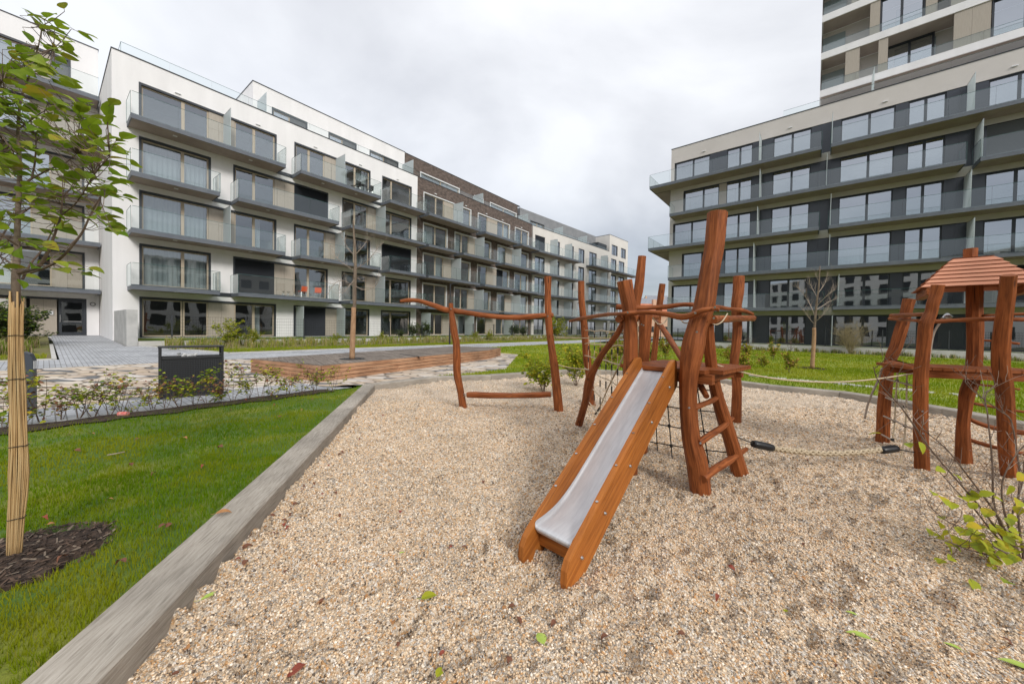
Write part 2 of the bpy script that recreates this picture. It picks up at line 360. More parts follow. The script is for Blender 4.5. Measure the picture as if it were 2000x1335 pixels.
def m_gravel():
    m, nt, N, L = mk('pea_gravel')
    out = N('ShaderNodeOutputMaterial'); b = N('ShaderNodeBsdfPrincipled'); L(b.outputs[0], out.inputs[0]); b.inputs['Roughness'].default_value = .75
    t = N('ShaderNodeTexCoord')
    nd = N('ShaderNodeTexNoise'); setn(nd, Scale=60, Detail=2); L(t.outputs['Object'], nd.inputs['Vector'])
    va = N('ShaderNodeVectorMath'); va.operation = 'MULTIPLY_ADD'; L(nd.outputs['Color'], va.inputs[0]); va.inputs[1].default_value = (.012, .012, .012); L(t.outputs['Object'], va.inputs[2])
    vo = N('ShaderNodeTexVoronoi'); setn(vo, Scale=100); L(va.outputs[0], vo.inputs['Vector'])
    sp = N('ShaderNodeSeparateColor'); L(vo.outputs['Color'], sp.inputs[0])
    r = N('ShaderNodeValToRGB'); r.color_ramp.interpolation = 'CONSTANT'; e = r.color_ramp.elements
    e[0].position = 0; e[0].color = (.68, .52, .36, 1); e[1].position = .16; e[1].color = (.76, .63, .475, 1)
    for p, c in ((.30, (.54, .38, .235)), (.42, (.84, .73, .60)), (.52, (.60, .35, .16)), (.60, (.38, .33, .28)), (.70, (.70, .52, .34)), (.82, (.15, .11, .08)), (.89, (.88, .81, .72))):
        x = e.new(p); x.color = (*c, 1)
    L(sp.outputs[0], r.inputs[0])
    n = N('ShaderNodeTexNoise'); setn(n, Scale=1.4, Detail=6, Roughness=.65); L(t.outputs['Object'], n.inputs['Vector'])
    mr = N('ShaderNodeMapRange'); mr.inputs['From Min'].default_value = .32; mr.inputs['From Max'].default_value = .68; mr.inputs['To Min'].default_value = .78; mr.inputs['To Max'].default_value = 1.10
    L(n.outputs['Fac'], mr.inputs[0]); v = N('ShaderNodeVectorMath'); v.operation = 'SCALE'; L(r.outputs[0], v.inputs[0]); L(mr.outputs[0], v.inputs['Scale']); L(v.outputs[0], b.inputs['Base Color'])
    inv = N('ShaderNodeMath'); inv.operation = 'SUBTRACT'; inv.inputs[0].default_value = 1; L(vo.outputs['Distance'], inv.inputs[1])
    bp = N('ShaderNodeBump'); bp.inputs['Strength'].default_value = .9; bp.inputs['Distance'].default_value = .007; L(inv.outputs[0], bp.inputs['Height'])
    n5 = N('ShaderNodeTexNoise'); setn(n5, Scale=11, Detail=6, Roughness=.7); L(t.outputs['Object'], n5.inputs['Vector'])
    bp2 = N('ShaderNodeBump'); bp2.inputs['Strength'].default_value = 1.0; bp2.inputs['Distance'].default_value = .05; L(n5.outputs['Fac'], bp2.inputs['Height']); L(bp.outputs[0], bp2.inputs['Normal'])
    L(bp2.outputs[0], b.inputs['Normal'])
    return m
gravel_m = m_gravel()
def m_pebble():
    m, nt, N, L = mk('pebble'); out = N('ShaderNodeOutputMaterial'); b = N('ShaderNodeBsdfPrincipled'); L(b.outputs[0], out.inputs[0]); b.inputs['Roughness'].default_value = .6; b.inputs['Specular IOR Level'].default_value = .3
    a = N('ShaderNodeAttribute'); a.attribute_name = 'tint'; L(a.outputs['Color'], b.inputs['Base Color']); return m
pebble_m = m_pebble()
def m_paver():
    m, nt, N, L = mk('grey_pavers')
    out = N('ShaderNodeOutputMaterial'); b = N('ShaderNodeBsdfPrincipled'); L(b.outputs[0], out.inputs[0]); b.inputs['Roughness'].default_value = .8
    t = N('ShaderNodeTexCoord'); mp = N('ShaderNodeMapping'); L(t.outputs['Object'], mp.inputs[0]); mp.inputs['Rotation'].default_value = (0, 0, YA)
    br = N('ShaderNodeTexBrick'); L(mp.outputs[0], br.inputs[0]); setn(br, Scale=1.0)
    br.inputs['Brick Width'].default_value = .20; br.inputs['Row Height'].default_value = .10; br.inputs['Mortar Size'].default_value = .008
    br.inputs['Color1'].default_value = (.36, .375, .40, 1); br.inputs['Color2'].default_value = (.47, .485, .51, 1); br.inputs['Mortar'].default_value = (.20, .20, .20, 1)
    n = N('ShaderNodeTexNoise'); setn(n, Scale=.9, Detail=6); L(t.outputs['Object'], n.inputs['Vector'])
    mr = N('ShaderNodeMapRange'); mr.inputs['From Min'].default_value = .3; mr.inputs['From Max'].default_value = .7; mr.inputs['To Min'].default_value = .82; mr.inputs['To Max'].default_value = 1.15
    L(n.outputs['Fac'], mr.inputs[0]); v = N('ShaderNodeVectorMath'); v.operation = 'SCALE'; L(br.outputs[0], v.inputs[0]); L(mr.outputs[0], v.inputs['Scale']); L(v.outputs[0], b.inputs['Base Color'])
    return m
paver = m_paver()
def m_slabs():
    m, nt, N, L = mk('irregular_stone_slabs')
    out = N('ShaderNodeOutputMaterial'); b = N('ShaderNodeBsdfPrincipled'); L(b.outputs[0], out.inputs[0]); b.inputs['Roughness'].default_value = .8
    t = N('ShaderNodeTexCoord'); mp = N('ShaderNodeMapping'); L(t.outputs['Object'], mp.inputs[0]); mp.inputs['Rotation'].default_value = (0, 0, YA); mp.inputs['Scale'].default_value = (1.5, 3.6, 1)
    vo = N('ShaderNodeTexVoronoi'); vo.feature = 'F1'; setn(vo, Scale=1.25); L(mp.outputs[0], vo.inputs['Vector'])
    ve = N('ShaderNodeTexVoronoi'); ve.feature = 'DISTANCE_TO_EDGE'; setn(ve, Scale=1.25); L(mp.outputs[0], ve.inputs['Vector'])
    sp = N('ShaderNodeSeparateColor'); L(vo.outputs['Color'], sp.inputs[0])
    r = N('ShaderNodeValToRGB'); r.color_ramp.interpolation = 'CONSTANT'; e = r.color_ramp.elements
    e[0].position = 0; e[0].color = (.56, .47, .37, 1); e[1].position = .22; e[1].color = (.64, .57, .48, 1)
    for p, c in ((.42, (.50, .40, .31)), (.58, (.60, .56, .52)), (.72, (.55, .44, .32)), (.86, (.15, .155, .16))):
        x = e.new(p); x.color = (*c, 1)
    L(sp.outputs[0], r.inputs[0])
    r2 = N('ShaderNodeValToRGB'); r2.color_ramp.elements[0].position = .03; r2.color_ramp.elements[1].position = .07; r2.color_ramp.elements[0].color = (.30, .28, .26, 1)
    L(ve.outputs['Distance'], r2.inputs[0]); mx = N('ShaderNodeMix'); mx.data_type = 'RGBA'; mx.blend_type = 'MULTIPLY'; mx.inputs[0].default_value = 1
    L(r.outputs[0], mx.inputs[6]); L(r2.outputs[0], mx.inputs[7]); L(mx.outputs[2], b.inputs['Base Color'])
    bp = N('ShaderNodeBump'); bp.inputs['Strength'].default_value = .5; bp.inputs['Distance'].default_value = .02; L(r2.outputs[0], bp.inputs['Height']); L(bp.outputs[0], b.inputs['Normal'])
    return m
slabs_m = m_slabs()
soil_m  = mat('dark_soil', (.07, .05, .035), (.13, .095, .065), scale=4, detail=8, rough=.95, bump=.5)
lawn_m  = mat('lawn_ground', (.085, .130, .008), (.18, .20, .018), scale=1.1, detail=9, rough=.9, bump=.8, bscale=45, lo=.36, hi=.64, c3=(.070, .135, .012))
bed_m   = mat('planting_bed', (.16, .13, .06), (.16, .17, .04), scale=1.5, detail=8, rough=.95, bump=.6)
mulch_m = mat('bark_mulch', (.018, .012, .009), (.085, .052, .034), scale=30, detail=8, rough=.95, bump=1.0, bscale=50)
# ------------------------------------------------------------------ the ground
def drape(name, poly, dz, m, step=1.0, kind='structure', origin=None):
    bm = bmesh.new()
    vs = [bm.verts.new((p[0], p[1], 0)) for p in poly]; bm.faces.new(vs)
    xs = [p[0] for p in poly]; ys = [p[1] for p in poly]
    for ax, lo, hi in ((0, min(xs), max(xs)), (1, min(ys), max(ys))):
        t = math.floor(lo/step)*step+step
        while t < hi:
            no = (1, 0, 0) if ax == 0 else (0, 1, 0); co = (t, 0, 0) if ax == 0 else (0, t, 0)
            bmesh.ops.bisect_plane(bm, geom=bm.verts[:]+bm.edges[:]+bm.faces[:], plane_co=co, plane_no=no)
            t += step
    for v in bm.verts: v.co.z = hgt(v.co.x, v.co.y)+dz
    bmesh.ops.recalc_face_normals(bm, faces=bm.faces[:])
    if bm.faces and sum(f.normal.z for f in bm.faces) < 0: bmesh.ops.reverse_faces(bm, faces=bm.faces[:])
    me = bpy.data.meshes.new(name); bm.to_mesh(me); bm.free(); me.materials.append(m)
    o = bpy.data.objects.new(name, me); COL.objects.link(o)
    if kind: o['kind'] = kind
    return o
def xy(p): return (p[0], p[1])
# base sheet to the horizon: coarse far, finer near
g = MB(); xs = [-1500, -600, -250, -120, -70] + list(range(-50, 81, 2)) + [110, 180, 300, 600, 1500]; ys = [-600, -150, -60, -30] + list(range(-16, 91, 2)) + [120, 180, 300, 600, 1500]
nx = len(xs)
for y in ys:
    for x in xs: g.v.append((x, y, hgt(x, y)-.30))
for j in range(len(ys)-1):
    for i in range(nx-1):
        a = j*nx+i; g.f.append((a, a+1, a+nx+1, a+nx)); g.m.append(0); g.uv.append([(0, 0)]*4)
tag(g.build('ground', mat('far_ground', (.10, .09, .06), (.10, .13, .05), scale=.2, rough=.95)), kind='structure')

PIT = [(-1.02, -1.0), (-1.72, 1.39), (-2.67, 4.68), (-3.83, 8.71), (-2.69, 10.23), (-1.19, 10.78)]
PIT += [xy(at_z(x, y, .15)) for x, y in ((1109, 723), (1172, 723), (1300, 730), (1401, 740), (1500, 752), (1640, 765), (1770, 785), (1840, 797), (2000, 828))]
PIT += [(8.4, 4.4), (7.9, 2.2), (6.2, .2), (3.6, -1.2)]
def inside(x, y, poly):
    r = False; n = len(poly); j = n-1
    for i in range(n):
        xi, yi = poly[i]; xj, yj = poly[j]
        if (yi > y) != (yj > y) and x < (xj-xi)*(y-yi)/(yj-yi)+xi: r = not r
        j = i
    return r
def offset(poly, d):
    out = []; n = len(poly)
    for i in range(n):
        a, b, c = Vector(poly[i-1]), Vector(poly[i]), Vector(poly[(i+1) % n])
        e1 = (b-a).normalized(); e2 = (c-b).normalized()
        n1 = Vector((-e1.y, e1.x)); n2 = Vector((-e2.y, e2.x)); m = (n1+n2).normalized(); k = d/max(.4, m.dot(n1))
        out.append((b.x+m.x*k, b.y+m.y*k))
    return out
PITO = offset(PIT, .29)          # outer face of the sleepers (PIT runs clockwise)
if not inside(-4.0, 8.8, PITO) and abs(PITO[3][0]) < abs(PIT[3][0]): PITO = offset(PIT, -.29)
mid = [((a[0]+b[0])/2, (a[1]+b[1])/2) for a, b in zip(PIT, PITO)]
# gravel: real hollows and footprints
GX0, GY0, GST = -4.6, -1.4, .02
_nx, _ny = int(14.6/GST), int(14.6/GST); HF = np.zeros((_ny, _nx))
_X, _Y = np.meshgrid(GX0+np.arange(_nx)*GST, GY0+np.arange(_ny)*GST)
def _stamp(x, y, R, d, rim=.35, e=1.0, a=0.0):
    k = int(R*2.6/GST)+1; i, j = int((x-GX0)/GST), int((y-GY0)/GST); i0, i1, j0, j1 = max(0, i-k), min(_nx, i+k+1), max(0, j-k), min(_ny, j+k+1)
    if i0 >= i1 or j0 >= j1: return
    dx, dy = _X[j0:j1, i0:i1]-x, _Y[j0:j1, i0:i1]-y; u, v = dx*cos(a)+dy*sin(a), (dy*cos(a)-dx*sin(a))*e; q = (u*u+v*v)/R**2
    HF[j0:j1, i0:i1] += -d*np.exp(-q)+rim*d*np.exp(-(np.sqrt(q)-1.55)**2*3)
_r = random.Random(42)
for _ in range(9500): _stamp(_r.uniform(-4.5, 9.9), _r.uniform(-1.2, 12.9), _r.uniform(.026, .052), _r.uniform(.010, .040), e=_r.uniform(1, 1.8), a=_r.uniform(0, 3.1))
for _ in range(2100): _stamp(_r.uniform(-4.5, 9.9), _r.uniform(-1.2, 12.9), _r.uniform(.05, .10), _r.uniform(.022, .055), e=_r.uniform(1, 1.6), a=_r.uniform(0, 3.1))
for _ in range(1500): _stamp(_r.uniform(-4.5, 9.9), _r.uniform(-1.2, 12.9), _r.uniform(.04, .10), -_r.uniform(.010, .024), 0)
for x_, y_, R_, d_ in ((.02, 2.10, .30, .035), (1.68, 3.45, .16, -.035), (2.35, 3.91, .15, -.035), (1.13, 3.86, .15, -.03), (-1.3, 6.85, .13, -.03), (.54, 6.74, .14, -.03), (1.27, 7.37, .14, -.03), (.79, 5.77, .12, -.03), (3.58, 6.13, .14, -.03), (5.13, 5.13, .16, -.03), (4.55, 4.08, .16, -.035), (5.4, 4.38, .16, -.03), (5.37, 3.93, .16, -.03), (1.5, 3.1, .5, .02), (-.4, 6.6, .5, .02)): _stamp(x_, y_, R_, d_, 0)
def gz(x, y):
    i, j = (x-GX0)/GST, (y-GY0)/GST; i0, j0 = int(i), int(j)
    h = 0 if not (0 <= i0 < _nx-1 and 0 <= j0 < _ny-1) else 1.45*HF[j0, i0]*(1-i+i0)*(1-j+j0)+1.45*HF[j0, i0+1]*(i-i0)*(1-j+j0)+1.45*HF[j0+1, i0]*(1-i+i0)*(j-j0)+1.45*HF[j0+1, i0+1]*(i-i0)*(j-j0)
    return float(h) + .018*noise.noise(Vector((x*.9, y*.9, 0))) + .012*noise.noise(Vector((x*3.1, y*3.1, 2))) + .002
g = MB(); st = .022; x0, x1, y0, y1 = -4.1, 9.6, -.8, 12.6
NX = int((x1-x0)/st)+1; NY = int((y1-y0)/st)+1; idx = {}
ins = [[inside(x0+i*st+st/2, y0+j*st+st/2, mid) for i in range(NX)] for j in range(NY)]
def gv(i, j):
    k = (i, j)
    if k not in idx:
        x = x0+i*st; y = y0+j*st; idx[k] = len(g.v); g.v.append((x, y, gz(x, y)))
    return idx[k]
for j in range(NY-1):
    for i in range(NX-1):
        if ins[j][i]:
            g.f.append((gv(i, j), gv(i+1, j), gv(i+1, j+1), gv(i, j+1))); g.m.append(0); g.uv.append([(0, 0)]*4)
go = g.build('gravel', gravel_m, smooth=True); tag(go, 'pale tan pea gravel filling the playground pit', 'gravel', kind='stuff')

# loose pebbles over it: one mesh, each stone its own size and tint
def pebbles():
    rs = np.random.RandomState(7); out = []
    for x0_, x1_, y0_, y1_, d in ((-2.2, 4.2, .9, 2.2, 6500), (-3.2, 5.8, 2.2, 3.4, 4800), (-3.6, 7.6, 3.4, 5.0, 2200), (-4.0, 8.2, 5.0, 7.5, 900)):
        n = int((x1_-x0_)*(y1_-y0_)*d); a = rs.rand(n, 2)*[x1_-x0_, y1_-y0_]+[x0_, y0_]; out.append(np.c_[a, np.full(n, {6500: .0062, 4800: .0068, 2200: .0085, 900: .0115}[d])])
    a = np.concatenate(out); px = CX+F*a[:, 0]/a[:, 1]; a = a[(px > -60) & (px < 2060)]
    P = np.array(PIT); c = np.zeros(len(a), bool); j = len(P)-1
    for i in range(len(P)):
        cond = ((P[i, 1] > a[:, 1]) != (P[j, 1] > a[:, 1])) & (a[:, 0] < (P[j, 0]-P[i, 0])*(a[:, 1]-P[i, 1])/(P[j, 1]-P[i, 1]+1e-12)+P[i, 0]); c ^= cond; j = i
    a = a[c]; n = len(a)
    z = np.array([gz(x, y) for x, y in a[:, :2]])
    ph = (1+sqrt(5))/2; V = np.array([(-1, ph, 0), (1, ph, 0), (-1, -ph, 0), (1, -ph, 0), (0, -1, ph), (0, 1, ph), (0, -1, -ph), (0, 1, -ph), (ph, 0, -1), (ph, 0, 1), (-ph, 0, -1), (-ph, 0, 1)])/1.9
    T = np.array([(0, 11, 5), (0, 5, 1), (0, 1, 7), (0, 7, 10), (0, 10, 11), (1, 5, 9), (5, 11, 4), (11, 10, 2), (10, 7, 6), (7, 1, 8), (3, 9, 4), (3, 4, 2), (3, 2, 6), (3, 6, 8), (3, 8, 9), (4, 9, 5), (2, 4, 11), (6, 2, 10), (8, 6, 7), (9, 8, 1)])
    r = a[:, 2]*rs.uniform(.55, 1.35, n); sx = r*rs.uniform(.8, 1.4, n); sy = r*rs.uniform(.6, 1.0, n); sz = r*rs.uniform(.5, .85, n); th = rs.rand(n)*6.28
    W_ = V[None]*np.stack([sx, sy, sz], 1)[:, None, :]; W_ = W_*(1+.18*rs.randn(n, 12, 1)*.6); tx = rs.randn(n)*.35
    y2 = W_[:, :, 1]*np.cos(tx)[:, None]-W_[:, :, 2]*np.sin(tx)[:, None]; z2 = W_[:, :, 1]*np.sin(tx)[:, None]+W_[:, :, 2]*np.cos(tx)[:, None]
    X_ = W_[:, :, 0]*np.cos(th)[:, None]-y2*np.sin(th)[:, None]; Y_ = W_[:, :, 0]*np.sin(th)[:, None]+y2*np.cos(th)[:, None]
    C_ = np.stack([X_+a[:, 0:1], Y_+a[:, 1:2], z2+(z+sz*.35)[:, None]], 2)
    pal = np.array([(.66, .52, .37), (.74, .62, .47), (.52, .375, .24), (.84, .74, .62), (.58, .35, .17), (.36, .32, .28), (.68, .51, .34), (.17, .13, .10), (.90, .84, .76), (.46, .42, .38)]); k = rs.choice(10, n, p=[.16, .16, .12, .14, .07, .09, .11, .05, .06, .04])
    col = pal[k]*rs.uniform(.82, 1.10, (n, 1))*np.array([[1.02, .965, .89]]); col = np.c_[col, np.ones(n)]
    me = bpy.data.meshes.new('pebbles'); nv, nf = n*12, n*20
    me.vertices.add(nv); me.vertices.foreach_set('co', C_.reshape(-1)); F_ = (T[None]+(np.arange(n)*12)[:, None, None]).reshape(-1).astype(np.int32)
    me.loops.add(nf*3); me.loops.foreach_set('vertex_index', F_); me.polygons.add(nf); me.polygons.foreach_set('loop_start', np.arange(0, nf*3, 3, dtype=np.int32)); me.polygons.foreach_set('loop_total', np.full(nf, 3, dtype=np.int32))
    me.polygons.foreach_set('use_smooth', np.ones(nf, dtype=bool)); me.update()
    at = me.color_attributes.new('tint', 'FLOAT_COLOR', 'POINT'); at.data.foreach_set('color', np.repeat(col, 12, 0).astype(np.float32).reshape(-1))
    me.materials.append(pebble_m); o = bpy.data.objects.new('loose_gravel', me); COL.objects.link(o); print('pebbles', n)
    return tag(o, 'loose tan, white and grey pebbles on the near gravel', 'gravel', kind='stuff')
pebbles()

# sleepers round the pit, one thing each
SL = [('nearest', 'long weathered grey timber sleeper, nearest one between lawn and gravel')]
sl_labels = ['weathered grey timber sleeper nearest the camera, holding one curled brown leaf',
 'weathered grey sleeper following the nearest one along the lawn edge',
 'weathered grey sleeper on the lawn edge that ends at the pit corner by the deck',
 'short grey sleeper beside the corner nearest the low wooden deck',
 'grey sleeper behind the hanging balance log, left of the yellow shrubs',
 'grey sleeper edging behind the two yellow green shrubs in the pit',
 'grey sleeper seen behind the climbing net', 'grey sleeper hidden partly by the slide tower',
 'grey sleeper behind the slide tower ladder', 'grey sleeper right of the slide tower, behind the thick rope',
 'grey sleeper between the thick rope and the roofed hut', 'dark stained sleeper seen between the hut posts on the left',
 'pale grey sleeper behind the middle of the roofed hut', 'grey sleeper behind the right hut posts']
for i in range(14):
    a, b = Vector(PIT[i]), Vector(PIT[i+1]); ao, bo = Vector(PITO[i]), Vector(PITO[i+1])
    g = MB(); gap = .004; d = (b-a).normalized()*gap; top = .15+(.006 if i % 2 else 0)
    P = [a+d, b-d, bo-d, ao+d]
    n = max(2, int((b-a).length/.5)); L = (b-a).length
    for face in range(5):
        pass
    rows = []
    for k in range(n+1):
        t = k/n; pi_ = P[0].lerp(P[1], t); po = P[3].lerp(P[2], t); w = .006*noise.noise(Vector((i*3.3, k*.9, 0)))
        c = .018
        e = (po-pi_).normalized()
        ring = [(pi_.x, pi_.y, -.14), (pi_.x, pi_.y, top-c+w), (pi_.x+e.x*c, pi_.y+e.y*c, top+w), (po.x-e.x*c, po.y-e.y*c, top+w*.5), (po.x, po.y, top-c+w*.5), (po.x, po.y, -.14)]
        rows.append((ring, t*L))
    us = (0, .28, .31, .57, .6, .88)
    for (ra, la), (rb, lb) in zip(rows, rows[1:]):
        for q in range(5):
            g.face([ra[q], rb[q], rb[q+1], ra[q+1]], 0, [(us[q]+i, la+i*2.7), (us[q]+i, lb+i*2.7), (us[q+1]+i, lb+i*2.7), (us[q+1]+i, la+i*2.7)])
    g.face(rows[0][0][::-1], 0); g.face(rows[-1][0], 0)
    if i >= 12: pass
    o = g.build('timber_sleeper', sleeper); tag(o, sl_labels[i], 'sleeper', 'sleepers edging the gravel pit')

# lawns, paths
HW = 22.05      # the hedge runs parallel to the left buildings
left_lawn = [xy(PA(-14, HW)), xy(PA(-14, 44))] + [(-1.3, -1.6)] + [PITO[0], PITO[1], PITO[2], PITO[3]]
hs = sA(*PITO[3]); left_lawn += [xy(PA(hs-.35, HW))]
drape('lawn', left_lawn, 0, lawn_m, .5)
# paved court between the buildings and the hedge
WG, WP = 10.85, 13.4
drape('paved_path', [xy(PA(-14, WG)), xy(PA(75, WG)), xy(PA(75, WP)), xy(PA(-14, WP))], .010, paver)
drape('entry_path', [xy(PA(-2.0, -7.6)), xy(PA(.0, -7.6)), xy(PA(.0, 5.0)), xy(PA(.3, WG)), xy(PA(-1.95, WG))], .014, paver, .7)
drape('entry_path', [xy(PA(0, 5.02)), xy(PA(.42, 5.06)), xy(PA(1.3, 7.6)), xy(PA(2.4, WG)), xy(PA(.3, WG))], .013, paver, .7)
far_edge = [xy(PA(12.8, WP)), xy(PA(14.5, 16.0))]
lf = PITO[4]
drape('stone_path', [xy(PA(-14, WP)), xy(PA(12.9, WP)), xy(PA(13.2, 18.2)), (-.9, 12.6), (-1.6, 11.6), PITO[4], PITO[3], xy(PA(hs-.35, HW-.55)), xy(PA(-14, HW-.9))], .006, slabs_m)
drape('paved_path', [xy(PA(-14, HW-2.0)), xy(PA(1.5, HW-1.5)), xy(PA(hs-.8, HW-.55)), xy(PA(hs-.4, HW)), xy(PA(-14, HW))], .018, paver)
# lawns beyond the pit
fl = [PITO[i] for i in range(4, 15)] + [(12, 4), (16, -2), xy(PC(26, 6))] + [xy(PC(30, 3.05)), xy(PC(-9, 3.05)), xy(PC(-12, 8)), xy(PA(74, WP)), xy(PA(12.9, WP)), xy(PA(13.2, 18.2)), (-.9, 12.6), (-1.6, 11.6)]
drape('lawn', fl, .004, lawn_f, 1.0)
drape('lawn', [xy(PA(2.45, WG-.12)), xy(PA(75, WG-.12)), xy(PA(75, 5.0)), xy(PA(.45, 5.07)), xy(PA(1.36, 7.6))], .002, bed_m, 1.0)
drape('lawn', [xy(PA(-14, WG-.12)), xy(PA(-2.1, WG-.12)), xy(PA(-2.1, -7.5)), xy(PA(-14, -7.5))], .003, bed_m, 1.0)
# kerbs
def kerb(p, q, label, w=.10, up=.05):
    p, q = Vector(p), Vector(q); d = (q-p).normalized(); n = Vector((-d.y, d.x))*w/2; g = MB(); k = max(1, int((q-p).length/1.0)); 
    for i in range(k):
        a = p.lerp(q, i/k)+d*.004; b = p.lerp(q, (i+1)/k)-d*.004
        za, zb = hgt(a.x, a.y)+up, hgt(b.x, b.y)+up
        c = [(a.x-n.x, a.y-n.y), (b.x-n.x, b.y-n.y), (b.x+n.x, b.y+n.y), (a.x+n.x, a.y+n.y)]; z = [za, zb, zb, za]
        g.face([(c[i2][0], c[i2][1], z[i2]) for i2 in range(4)])
        for i2 in range(4):
            j2 = (i2+1) % 4; g.face([(c[i2][0], c[i2][1], z[i2]-.2), (c[j2][0], c[j2][1], z[j2]-.2), (c[j2][0], c[j2][1], z[j2]), (c[i2][0], c[i2][1], z[i2])])
    return tag(g.build('kerb', conc2), label, 'kerb', 'pale concrete path kerbs')
kerb(xy(PA(2.45, WG-.06)), xy(PA(60, WG-.06)), 'long pale concrete kerb between the ornamental grass bed and the path')
kerb(xy(PA(-14, WG-.06)), xy(PA(-2.1, WG-.06)), 'pale kerb along the lawn strip left of the entrance path')
kerb(xy(PA(-2.05, WG-.12)), xy(PA(-2.05, 3.0)), 'pale kerb on the left side of the entrance path')
kerb(xy(PA(.5, 5.15)), xy(PA(2.42, WG-.12)), 'pale kerb running from the concrete wall end to the path')
# flat stepping stones in the far lawn and pale slabs beside the deck
rnd = random.Random(5)
def blob(cx_, cy_, rx, ry, ang, n=9, seed=0):
    r = random.Random(seed); return [(cx_+cos(ang)*cos(a)*rx*k-sin(ang)*sin(a)*ry*k, cy_+sin(ang)*cos(a)*rx*k+cos(ang)*sin(a)*ry*k) for a, k in ((2*pi*i/n, r.uniform(.82, 1.15)) for i in range(n))]
for i, (px, py) in enumerate(((1480, 733), (1520, 737), (1562, 741), (1605, 744), (1648, 748), (1685, 752), (1760, 758), (1800, 763), (1880, 769))):
    p = at_z(px, py, .17); h = hgt(p.x, p.y); g = MB(); g.prism([(a, b) for a, b in blob(0, 0, .27, .13, -.5, seed=i)], -.05, .035)
    o = g.build('stepping_stone', conc2); o.location = (p.x, p.y, h)
    tag(o, 'flat pale stepping stone lying in the lawn behind the pit', 'stone', 'stepping stones in the lawn')
# tree pits of bark mulch
mulch_l = mat('bark_chip', (.05, .03, .02), (.12, .075, .05), scale=20, rough=.9)
def mulch(name, c, r, label, z=None, seed=1):
    g = MB(); z = hgt(c[0], c[1]) if z is None else z
    for ring in range(1):
        pass
    P = blob(0, 0, r, r, 0, 18, seed); n = len(P); R = 5
    rows = [[(x*k/R, y*k/R, .045*(1-(k/R)**2)+.012*noise.noise(Vector((x*k*3, y*k*3, seed)))*(k < R)+(.0 if k < R else -.03)) for x, y in P] for k in range(R+1)]
    for a, b in zip(rows, rows[1:]):
        for i in range(n):
            j = (i+1) % n; g.face([a[i], b[i], b[j], a[j]])
    rr = random.Random(seed)
    for _ in range(int(5200*r*r)):
        a = rr.uniform(0, 2*pi); d = r*sqrt(rr.random())*.97; x, y = d*cos(a), d*sin(a); zz = .045*(1-(d/r)**2)+.008
        th = rr.uniform(0, pi); l = rr.uniform(.008, .030); w = rr.uniform(.003, .009); T = Matrix.Translation((x, y, zz)) @ Matrix.Rotation(th, 4, 'Z') @ Matrix.Rotation(rr.uniform(-.5, .5), 4, 'X') @ Matrix.Rotation(rr.uniform(-.4, .4), 4, 'Y')
        g.face([T @ Vector(q) for q in ((-l, -w, 0), (l, -w*.6, 0), (l, w, 0), (-l, w*.7, 0))], rr.choice((0, 0, 0, 0, 3, 3, 1)))
    o = g.build(name, [mulch_m, bark, leaf_b, mulch_l]); o.location = (c[0], c[1], z+.005)
    return tag(o, label, 'mulch', kind='stuff')
# ------------------------------------------------------------------ buildings (local x along the facade, y into the building, z up)
def wall(g, S0, S1, Z0, Z1, ops, mi=0, y=0.0, rev=.22):
    ss = sorted({S0, S1, *[o[0] for o in ops], *[o[1] for o in ops]}); zs = sorted({Z0, Z1, *[o[2] for o in ops], *[o[3] for o in ops]})
    ss = [s for s in ss if S0 <= s <= S1]; zs = [z for z in zs if Z0 <= z <= Z1]
    for a, b in zip(ss, ss[1:]):
        for c, d in zip(zs, zs[1:]):
            m, n = (a+b)/2, (c+d)/2
            if any(o[0] < m < o[1] and o[2] < n < o[3] for o in ops): continue
            g.face([(a, y, c), (b, y, c), (b, y, d), (a, y, d)], mi)
    for a, b, c, d in ops:
        g.face([(a, y, c), (a, y, d), (a, y+rev, d), (a, y+rev, c)], mi); g.face([(b, y, c), (b, y+rev, c), (b, y+rev, d), (b, y, d)], mi)
        g.face([(a, y, d), (b, y, d), (b, y+rev, d), (a, y+rev, d)], mi); g.face([(a, y, c), (a, y+rev, c), (b, y+rev, c), (b, y, c)], mi)
def room(g, a, b, c, d, y0=.23, dep=3.2, mi=0):
    y1 = y0+dep
    g.face([(a, y1, c), (b, y1, c), (b, y1, d), (a, y1, d)], mi); g.face([(a, y0, c), (a, y1, c), (a, y1, d), (a, y0, d)], mi)
    g.face([(b, y0, c), (b, y0, d), (b, y1, d), (b, y1, c)], mi); g.face([(a, y0, c), (b, y0, c), (b, y1, c), (a, y1, c)], mi); g.face([(a, y0, d), (a, y1, d), (b, y1, d), (b, y0, d)], mi)
def slats(a, b, c, d, y=.06, st=.075):
    g = MB(); z = c
    while z < d-.01:
        g.face([(a, y-.02, z), (b, y-.02, z), (b, y+.02, z+st*.9), (a, y+.02, z+st*.9)]); z += st
    g.face([(a, y+.03, c), (b, y+.03, c), (b, y+.03, d), (a, y+.03, d)])
    return g
def curtain(a, b, c, d, y=.42, seed=0):
    g = MB(); n = max(8, int((b-a)/.045)); pts = []
    for i in range(n+1):
        s = a+(b-a)*i/n; pts.append((s, y+.035*sin(i*1.35+seed)+.02*noise.noise(Vector((s*3, seed, 0)))))
    for p, q in zip(pts, pts[1:]): g.face([(p[0], p[1], c), (q[0], q[1], c), (q[0], q[1], d), (p[0], p[1], d)])
    return g
